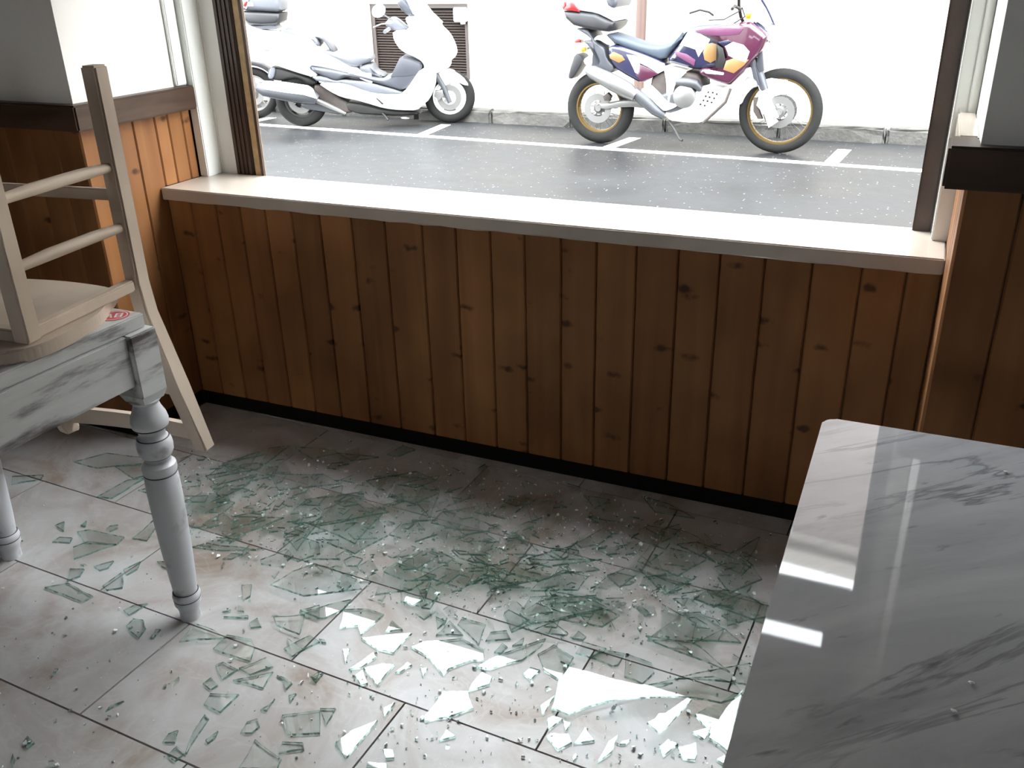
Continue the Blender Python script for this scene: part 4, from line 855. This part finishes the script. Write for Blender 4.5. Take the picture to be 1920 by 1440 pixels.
for c, lst in (
 (cA, [[(770, 120), (990, 115), (995, 185), (900, 205)], [(80, 190), (295, 180), (275, 212), (75, 245)], [(520, 565), (600, 550), (840, 600), (790, 650), (570, 645)], [(890, 610), (1030, 490), (1090, 490), (990, 625)], [(630, 800), (690, 780), (770, 760), (730, 810), (670, 828)],
   [(830, 820), (950, 765), (930, 815), (850, 860)], [(1060, 765), (1110, 765), (1180, 800), (1140, 820), (1090, 800)], [(690, 930), (820, 840), (835, 880), (825, 945), (720, 960)], [(830, 1095), (900, 1060), (1000, 1050), (870, 1130)], [(850, 1200), (900, 1150), (970, 1160), (985, 1215), (935, 1285), (880, 1240)],
   [(1500, 750), (1560, 710), (1640, 715), (1560, 750)], [(1630, 925), (1700, 920), (1690, 1000), (1640, 1030)], [(1680, 1180), (1740, 1145), (1765, 1205), (1690, 1215)], [(470, 815), (570, 815), (540, 865), (450, 900)], [(350, 635), (400, 600), (490, 605), (470, 640)],
   [(1460, 330), (1540, 250), (1740, 190), (1660, 280), (1500, 360)], [(1250, 385), (1250, 345), (1410, 340), (1390, 385)], [(1450, 240), (1470, 190), (1520, 160), (1740, 190)], [(1580, 480), (1800, 440), (1795, 510), (1560, 570)], [(1290, 670), (1400, 640), (1730, 685), (1500, 692)], [(930, 285), (1030, 260), (1040, 315)], [(650, 330), (860, 215), (990, 200), (750, 340)], [(370, 520), (435, 495), (430, 560)], [(540, 525), (585, 490), (575, 530)]]),
 (cB, [[(540, 440), (600, 555), (1015, 512), (900, 450)], [(840, 815), (900, 700), (1100, 620), (1330, 720)], [(780, 800), (840, 815), (1290, 735), (1180, 850), (1105, 940)], [(850, 900), (1000, 900), (1010, 1030), (820, 1030)], [(1030, 1060), (1090, 1030), (1160, 1050), (1120, 1100), (1050, 1100)],
   [(1290, 1120), (1370, 1060), (1640, 1150), (1600, 1180), (1440, 1185)], [(1410, 1040), (1510, 1080), (1650, 995), (1560, 960)], [(735, 1350), (1080, 1270), (1020, 1340), (900, 1396), (780, 1390)], [(1600, 810), (1680, 740), (1920, 700), (1920, 865), (1760, 855)], [(230, 390), (480, 310), (420, 400), (300, 440)],
   [(310, 870), (300, 740), (640, 745), (480, 810)], [(1340, 640), (1370, 560), (1520, 560), (1650, 620), (1500, 690)], [(1380, 570), (1660, 510), (1640, 540), (1500, 590)], [(700, 280), (820, 360), (1000, 320), (1260, 345), (1080, 370), (960, 300)], [(1180, 505), (1330, 470), (1640, 495), (1500, 440)], [(1600, 810), (1660, 620), (1540, 605), (1500, 690)], [(120, 460), (270, 430), (460, 465), (200, 520)], [(480, 410), (540, 300), (680, 280), (520, 400)], [(1310, 320), (1420, 260), (1500, 290), (1380, 335)]]),
 (cC, [[(390, 450), (560, 400), (590, 370), (470, 490)], [(300, 685), (350, 630), (500, 560), (650, 600), (590, 680)], [(235, 800), (300, 700), (700, 690), (740, 770), (440, 850), (305, 860)], [(65, 670), (150, 672), (270, 710), (140, 705)], [(140, 830), (170, 800), (330, 880), (190, 935)], [(300, 865), (375, 755), (440, 850)],
   [(460, 855), (740, 790), (840, 830), (730, 905)], [(950, 540), (1190, 640), (1290, 600), (1110, 700)], [(1210, 795), (1320, 790), (1390, 850), (1480, 900), (1570, 975), (1000, 960)], [(1280, 710), (1360, 660), (1500, 660), (1730, 740), (1700, 860)], [(300, 930), (440, 870), (530, 940), (520, 955)], [(550, 950), (590, 905), (640, 940), (620, 960)],
   [(660, 1060), (760, 1020), (870, 1040), (830, 1110), (800, 1120)], [(1180, 385), (1300, 370), (1500, 440), (1680, 340), (1560, 560)], [(1160, 1230), (1620, 1130), (1600, 1260), (1300, 1230)], [(570, 1050), (620, 980), (760, 1020), (660, 1080)], [(990, 960), (1290, 1000), (1500, 1170), (1050, 1000)], [(20, 535), (190, 600), (350, 640), (60, 700)], [(620, 100), (780, 125), (690, 180)], [(970, 95), (1130, 140), (1290, 230), (1050, 190)], [(450, 560), (720, 540), (640, 500), (560, 380)]]),
 (cD, [[(555, 360), (600, 285), (670, 345)], [(400, 400), (730, 365), (660, 440), (610, 495), (500, 470)], [(880, 380), (970, 285), (1060, 380)], [(1020, 310), (1050, 265), (1205, 310), (1160, 440)], [(1200, 415), (1230, 360), (1340, 350), (1365, 405)], [(1535, 500), (1640, 440), (1770, 520), (1680, 670), (1580, 610)],
   [(900, 1060), (950, 985), (1010, 1030)], [(230, 1080), (340, 990), (510, 925), (400, 1060), (300, 1180)], [(135, 850), (240, 850), (175, 960)], [(540, 850), (620, 810), (550, 910)], [(1440, 630), (1490, 585), (1555, 605), (1490, 670)], [(415, 590), (540, 560), (620, 570), (505, 705)], [(360, 640), (410, 600), (445, 690), (400, 705)],
   [(880, 260), (950, 290), (890, 340)], [(1110, 690), (1180, 615), (1245, 650), (1230, 695), (1090, 740)], [(540, 1110), (610, 1115), (615, 1170), (560, 1175)], [(430, 1234), (440, 1195), (570, 1205), (570, 1244)], [(1320, 270), (1350, 250), (1490, 320), (1370, 380)], [(280, 470), (330, 465), (300, 560)], [(320, 600), (480, 490), (500, 520), (400, 590)], [(620, 620), (700, 550), (730, 570), (650, 620)], [(780, 590), (830, 590), (800, 650)], [(80, 650), (160, 625), (110, 685)], [(1255, 490), (1310, 430), (1345, 455), (1300, 500)], [(1370, 450), (1450, 395), (1440, 440)]]),
 (cE, [[(190, 1050), (230, 1020), (380, 1030), (405, 1100), (285, 1165)], [(415, 1110), (510, 970), (590, 1085)], [(1115, 1140), (1190, 1070), (1275, 1110), (1150, 1215)], [(1265, 1140), (1420, 1100), (1430, 1200), (1410, 1245), (1310, 1235)], [(1380, 1030), (1540, 990), (1490, 1100)], [(1520, 1070), (1660, 840), (1800, 700), (1680, 1180)],
   [(1070, 930), (1110, 860), (1165, 860), (1130, 940)], [(200, 900), (260, 880), (330, 910), (210, 1000)], [(840, 370), (960, 410), (1060, 450), (1080, 530), (980, 620), (830, 560)], [(1580, 1240), (1660, 1200), (1650, 1280)], [(140, 800), (270, 710), (165, 880)], [(330, 920), (400, 940), (350, 1010)]]),
 (cF, [[(1290, 470), (1340, 450), (1430, 495), (1335, 560)], [(1215, 580), (1270, 540), (1310, 590), (1265, 620)], [(1430, 490), (1600, 420), (1640, 480), (1500, 530)], [(1395, 560), (1640, 510), (1580, 610)], [(1110, 1000), (1150, 880), (1230, 765), (1255, 790), (1180, 900), (1120, 1000)], [(1440, 880), (1480, 810), (1545, 790), (1560, 840), (1510, 880)],
   [(1230, 920), (1310, 865), (1290, 910), (1245, 940)], [(1670, 1000), (1690, 930), (1820, 935), (1825, 975)], [(1690, 770), (1920, 740), (1920, 880), (1720, 890)], [(1000, 1010), (1060, 955), (1110, 1000), (1050, 1050)], [(970, 935), (1010, 880), (1070, 860), (1050, 935)], [(630, 750), (660, 715), (745, 685)], [(135, 930), (165, 895), (210, 935), (160, 975)],
   [(1640, 190), (1830, 180), (1800, 295), (1660, 240)], [(1800, 150), (1920, 120), (1920, 200)], [(1560, 740), (1640, 690), (1650, 670), (1600, 745)], [(1660, 530), (1710, 545), (1755, 580), (1715, 620), (1700, 560)], [(1730, 650), (1780, 640), (1745, 690)], [(310, 540), (330, 490), (350, 490)], [(900, 310), (935, 255), (965, 255), (920, 310)], [(1330, 150), (1385, 138), (1380, 150)], [(1340, 180), (1490, 172), (1490, 188)], [(1700, 370), (1860, 290), (1920, 330), (1750, 420)], [(1860, 550), (1920, 520), (1900, 570)]])):
    for p in lst: tr(c, p)
shards = []      # (xy polygon, label)
for P, lab in T_: shards.append(([tuple(onz(x, y, .004).xy) for x, y in P], lab, True))
def inside(x, y): return (.02 < x < 2.12 if y < -D else .02 < x < W-.02)
def zone_dense(px, py):
    # the heap runs in a band from the turned leg to the marble table
    t = (px-330)/(1420-330); yc = 930+t*185; hw = 95+60*math.sin(max(0, min(1, t))*math.pi)
    return max(0, 1-((py-yc)/hw)**2) if 0 < t < 1.0 else 0
rnd = random.Random(11)
nrand = 0
while nrand < 145:
    px = rnd.uniform(180, 1440); py = rnd.uniform(790, 1340)
    dz = zone_dense(px, py)
    if rnd.random() > dz*1.0+.03: continue
    c = onz(px, py, .004)
    if not inside(c.x, c.y) or c.y > -.04: continue
    r = rnd.choice([.02, .03, .035, .05, .06, .075, .1])*rnd.uniform(.7, 1.2); n = rnd.choice([3, 4, 4, 5, 5, 6]); el = rnd.uniform(.35, .95); th = rnd.uniform(0, 6.28)
    P = []
    for k in range(n):
        a = 2*math.pi*(k+rnd.uniform(-.28, .28))/n; q = r*rnd.uniform(.75, 1.15); x, y = q*math.cos(a), q*el*math.sin(a)
        P.append((c.x+x*math.cos(th)-y*math.sin(th), c.y+x*math.sin(th)+y*math.cos(th)))
    if all(inside(*p) and p[1] < -.01 for p in P): shards.append((P, None, False)); nrand += 1
# splinters spread thinly everywhere
while nrand < 158:
    px = rnd.uniform(20, 1300); py = rnd.uniform(1000, 1430); c = onz(px, py, .004)
    if not inside(c.x, c.y): continue
    r = rnd.uniform(.008, .02); th = rnd.uniform(0, 6.28); el = rnd.uniform(.2, .5)
    P = [(c.x+r*math.cos(a)*math.cos(th)-r*el*math.sin(a)*math.sin(th), c.y+r*math.cos(a)*math.sin(th)+r*el*math.sin(a)*math.cos(th)) for a in (0.2, 1.9, 3.3, 4.6)]
    shards.append((P, None, False)); nrand += 1
def sat(A, B):
    for S in (A, B):
        for i in range(len(S)):
            ex, ey = S[(i+1) % len(S)][0]-S[i][0], S[(i+1) % len(S)][1]-S[i][1]; nx, ny = -ey, ex
            a = [x*nx+y*ny for x, y in A]; b_ = [x*nx+y*ny for x, y in B]
            if max(a) <= min(b_) or max(b_) <= min(a): return False
    return True
TH = .0048; layers = []
LEG = (.775, -.935)
order = sorted(range(len(shards)), key=lambda i: (0 if shards[i][1] is None else 1, -abs(area2(shards[i][0]))))
placed = {}
for i in order:
    P = shards[i][0]
    if area2(P) < 0: P = P[::-1]
    lv = 0
    while True:
        if lv >= len(layers): layers.append([])
        if lv >= 6 or not any(sat(P, Q) for Q in layers[lv]): break
        lv += 1
    # must rest on top of everything below
    top = max([k for k in range(len(layers)) if any(sat(P, Q) for Q in layers[k])], default=-1)
    lv = min(top+1, 6)
    while lv >= len(layers): layers.append([])
    layers[lv].append(P); placed[i] = (P, lv)
def zone_label(P, lv):
    cx = sum(p[0] for p in P)/len(P); cy = sum(p[1] for p in P)/len(P); ar = abs(area2(P))
    size = 'tiny' if ar < .0004 else 'small' if ar < .0012 else 'medium-sized' if ar < .0028 else 'large' if ar < .006 else 'huge'
    v = Vector((cx, cy, 0))-CAM; X = 960+FPX*v.dot(rgt)/v.dot(fwd); Y = 720-FPX*v.dot(upv)/v.dot(fwd)
    per = sum(math.dist(P[k], P[(k+1) % len(P)]) for k in range(len(P))); rnds = 4*math.pi*ar/per**2
    n = len(P); shape = ('glass splinter' if rnds < .3 else 'glass sliver' if rnds < .45 else {3: 'triangular shard', 4: 'four-sided shard', 5: 'five-sided shard'}.get(n, 'many-sided shard'))
    yb = 860+(X-400)*.11
    if Y < yb: z = 'in the shade along the panelled wall, '+('towards the chair' if X < 620 else 'below the middle boards' if X < 1000 else 'towards the marble table')
    elif X < 345 and Y < 1180: z = 'on the tiles left of the turned leg, '+('by the far leg' if X < 120 else 'by its foot' if Y > 1060 else 'behind it')
    elif X < 640 and Y > 1130: z = 'in the left foreground, '+('by the turned leg foot' if Y < 1230 else 'below the turned leg' if Y < 1350 else 'at the picture bottom')
    elif Y > 1150+(X-640)*.06: z = 'in the bright foreground, '+('left of the white pieces' if X < 760 else 'between the white pieces' if X < 1050 else 'against the marble table') + (' at the bottom' if Y > 1330 else '')
    else:
        k = min(5, max(0, int((X-340)/185)))
        z = 'in the green heap '+['behind the turned leg', 'right of the turned leg', 'left of its middle', 'at its middle', 'right of its middle', 'beside the marble table'][k]+(', far side' if Y < yb+90 else ', near side' if Y > yb+190 else '')
    return size+' '+shape+' '+z, 'glass pieces '+('in the green heap' if 'heap' in z else z.split(',')[0])
for i in order:
    P, lv = placed[i]; traced = shards[i][2]
    cx = sum(p[0] for p in P)/len(P); cy = sum(p[1] for p in P)/len(P)
    Q = []
    for k in range(len(P)):                    # slightly irregular broken edges
        a, b_ = Vector(P[k]), Vector(P[(k+1) % len(P)]); Q.append(tuple(a-Vector((cx, cy)))); ln = (b_-a).length
        if ln > .03:
            nrm = Vector((-(b_-a).y, (b_-a).x)).normalized()
            for t in ((.35, .7) if ln > .09 else (.5,)): Q.append(tuple(a.lerp(b_, t)+nrm*ln*rnd.uniform(-.022, .03)-Vector((cx, cy))))
    bm = bmesh.new(); z0 = .0008+lv*(TH+.0007); s_ = .985
    lo = [bm.verts.new((x, y, 0)) for x, y in Q]; hi = [bm.verts.new((x*(1-.0015/max(.01, math.hypot(x, y))), y*(1-.0015/max(.01, math.hypot(x, y))), TH)) for x, y in Q]; n = len(Q)
    for k in range(n): bm.faces.new((lo[k], lo[(k+1) % n], hi[(k+1) % n], hi[k])).material_index = 1 if traced or rnd.random() < .6 else 0
    bm.faces.new(lo).material_index = 0; bm.faces.new(hi).material_index = 0
    o = fin('glass_shard', bm, [MGL, MGE]); o.location = (cx, cy, z0)
    tl = .003 if lv == 0 else (.012 if traced else .03)
    if shards[i][1] and 'upright' in shards[i][1]: o.rotation_euler = (R(9), R(-3), 0); o.location.z += .012
    else: o.rotation_euler = (rnd.gauss(0, tl), rnd.gauss(0, tl), 0)
    if shards[i][1]: tag(o, shards[i][1], 'glass shard', 'distinctive shards of the broken window')
    else:
        l_, g_ = zone_label(P, lv); tag(o, l_, 'glass shard', g_); v = Vector((cx, cy, 0))-CAM; L_.setdefault(l_, []).append((v.dot(rgt)/v.dot(fwd), o))
for l_, lst in L_.items():                     # look-alikes in one spot are told apart by their order
    if len(lst) < 2: continue
    lst.sort(key=lambda t: t[0]); nm = {2: ['left', 'right'], 3: ['left', 'middle', 'right']}.get(len(lst)) or ['leftmost', 'second', 'third', 'fourth', 'fifth', 'sixth', 'seventh', 'eighth'][:len(lst)]
    for w_, (_, o) in zip(nm, lst): o['label'] = l_+', '+w_+(' one' if len(l_.split()) < 15 else '')
# smaller broken pieces woven through the heap, beyond counting
bm = bmesh.new(); nc = 0
while nc < 420:
    px = rnd.uniform(300, 1440); py = rnd.uniform(840, 1300); dz = zone_dense(px, py)
    if rnd.random() > dz**1.3+.02: continue
    c = onz(px, py, .004)
    if not inside(c.x, c.y) or c.y > -.06: continue
    r = rnd.choice([.008, .012, .018, .026, .036])*rnd.uniform(.7, 1.2); n = rnd.choice([3, 4, 4, 5]); el = rnd.uniform(.2, .8); th = rnd.uniform(0, 6.28); z0 = .001+.02*dz*rnd.random(); tx, ty = rnd.gauss(0, .06), rnd.gauss(0, .06)
    lo = []; hi = []
    for k in range(n):
        a = 2*math.pi*(k+rnd.uniform(-.3, .3))/n; x, y = r*math.cos(a), r*el*math.sin(a); x, y = x*math.cos(th)-y*math.sin(th), x*math.sin(th)+y*math.cos(th); z = max(.0005, z0+x*tx+y*ty)
        lo.append(bm.verts.new((c.x+x, c.y+y, z))); hi.append(bm.verts.new((c.x+x*.94, c.y+y*.94, z+.0046)))
    if not all(inside(v.co.x, v.co.y) and v.co.y < -.01 for v in lo):
        for v in lo+hi: bm.verts.remove(v)
        continue
    for k in range(n): bm.faces.new((lo[k], lo[(k+1) % n], hi[(k+1) % n], hi[k])).material_index = 1 if rnd.random() < .4 else 0
    bm.faces.new(lo); bm.faces.new(hi); nc += 1
tag(fin('glass_fragments', bm, [MGL, MGE]), 'mass of small broken glass fragments woven through the green heap', 'glass', None, 'stuff')
MSPARK = mat('white_glint_crumb', (.8, .82, .82), .2)  # plain white colour stands in for the sparkle of the crumbs
# tiny crumbs: too many to count
bm = bmesh.new(); nc = 0
while nc < 3600:
    px = rnd.uniform(0, 1460); py = rnd.uniform(770, 1440); dz = zone_dense(px, py)
    far = .05 if px < 640 or py < 900 else .16
    if rnd.random() > dz+far: continue
    c = onz(px, py, 0)
    if not (inside(c.x, c.y) and c.y < -.015 and c.x > -.0): continue
    r = rnd.choice([.0014, .0018, .0022, .003, .004, .0065])*rnd.uniform(.7, 1.2); n = rnd.choice([3, 4, 5]); el = rnd.uniform(.3, 1); th = rnd.uniform(0, 6.28); z0 = .0005+(rnd.random()*.016*dz if rnd.random() < .6 else 0)
    lo = []; hi = []; tx, ty = rnd.gauss(0, .25), rnd.gauss(0, .25)
    for k in range(n):
        a = 2*math.pi*(k+rnd.uniform(-.25, .25))/n; x, y = r*math.cos(a), r*el*math.sin(a); x, y = x*math.cos(th)-y*math.sin(th), x*math.sin(th)+y*math.cos(th)
        hz = min(.0045, r*1.1); lo.append(bm.verts.new((c.x+x, c.y+y, z0+abs(x*tx+y*ty)))); hi.append(bm.verts.new((c.x+x*.8, c.y+y*.8, z0+hz+x*tx+y*ty+.001)))
    for k in range(n): bm.faces.new((lo[k], lo[(k+1) % n], hi[(k+1) % n], hi[k])).material_index = rnd.choice([0, 0, 1, 2])
    bm.faces.new(lo); bm.faces.new(hi).material_index = 2 if rnd.random() < .6 else 0; nc += 1
tag(fin('glass_crumbs', bm, [MGL, MGE, MSPARK]), 'tiny sparkling crumbs of broken glass strewn over the floor tiles', 'glass', None, 'stuff')
for x, y, w_ in ((1885, 886, 'near its far right end'), (1788, 1335, 'near the front'), (1822, 1282, 'towards the front')):
    c = onz(x, y, .7455); bm = bmesh.new(); bmesh.ops.create_icosphere(bm, subdivisions=1, radius=.0035)
    for v in bm.verts: v.co = Vector((v.co.x*1.2, v.co.y*.7, (v.co.z+.0035)*.5))*rnd.uniform(.7, 1.1)
    o = fin('glass_crumb', bm, MSPARK); o.location = (c.x, c.y, .7456); tag(o, 'tiny glass crumb on the marble table '+w_, 'glass crumb', 'glass crumbs on the marble table')
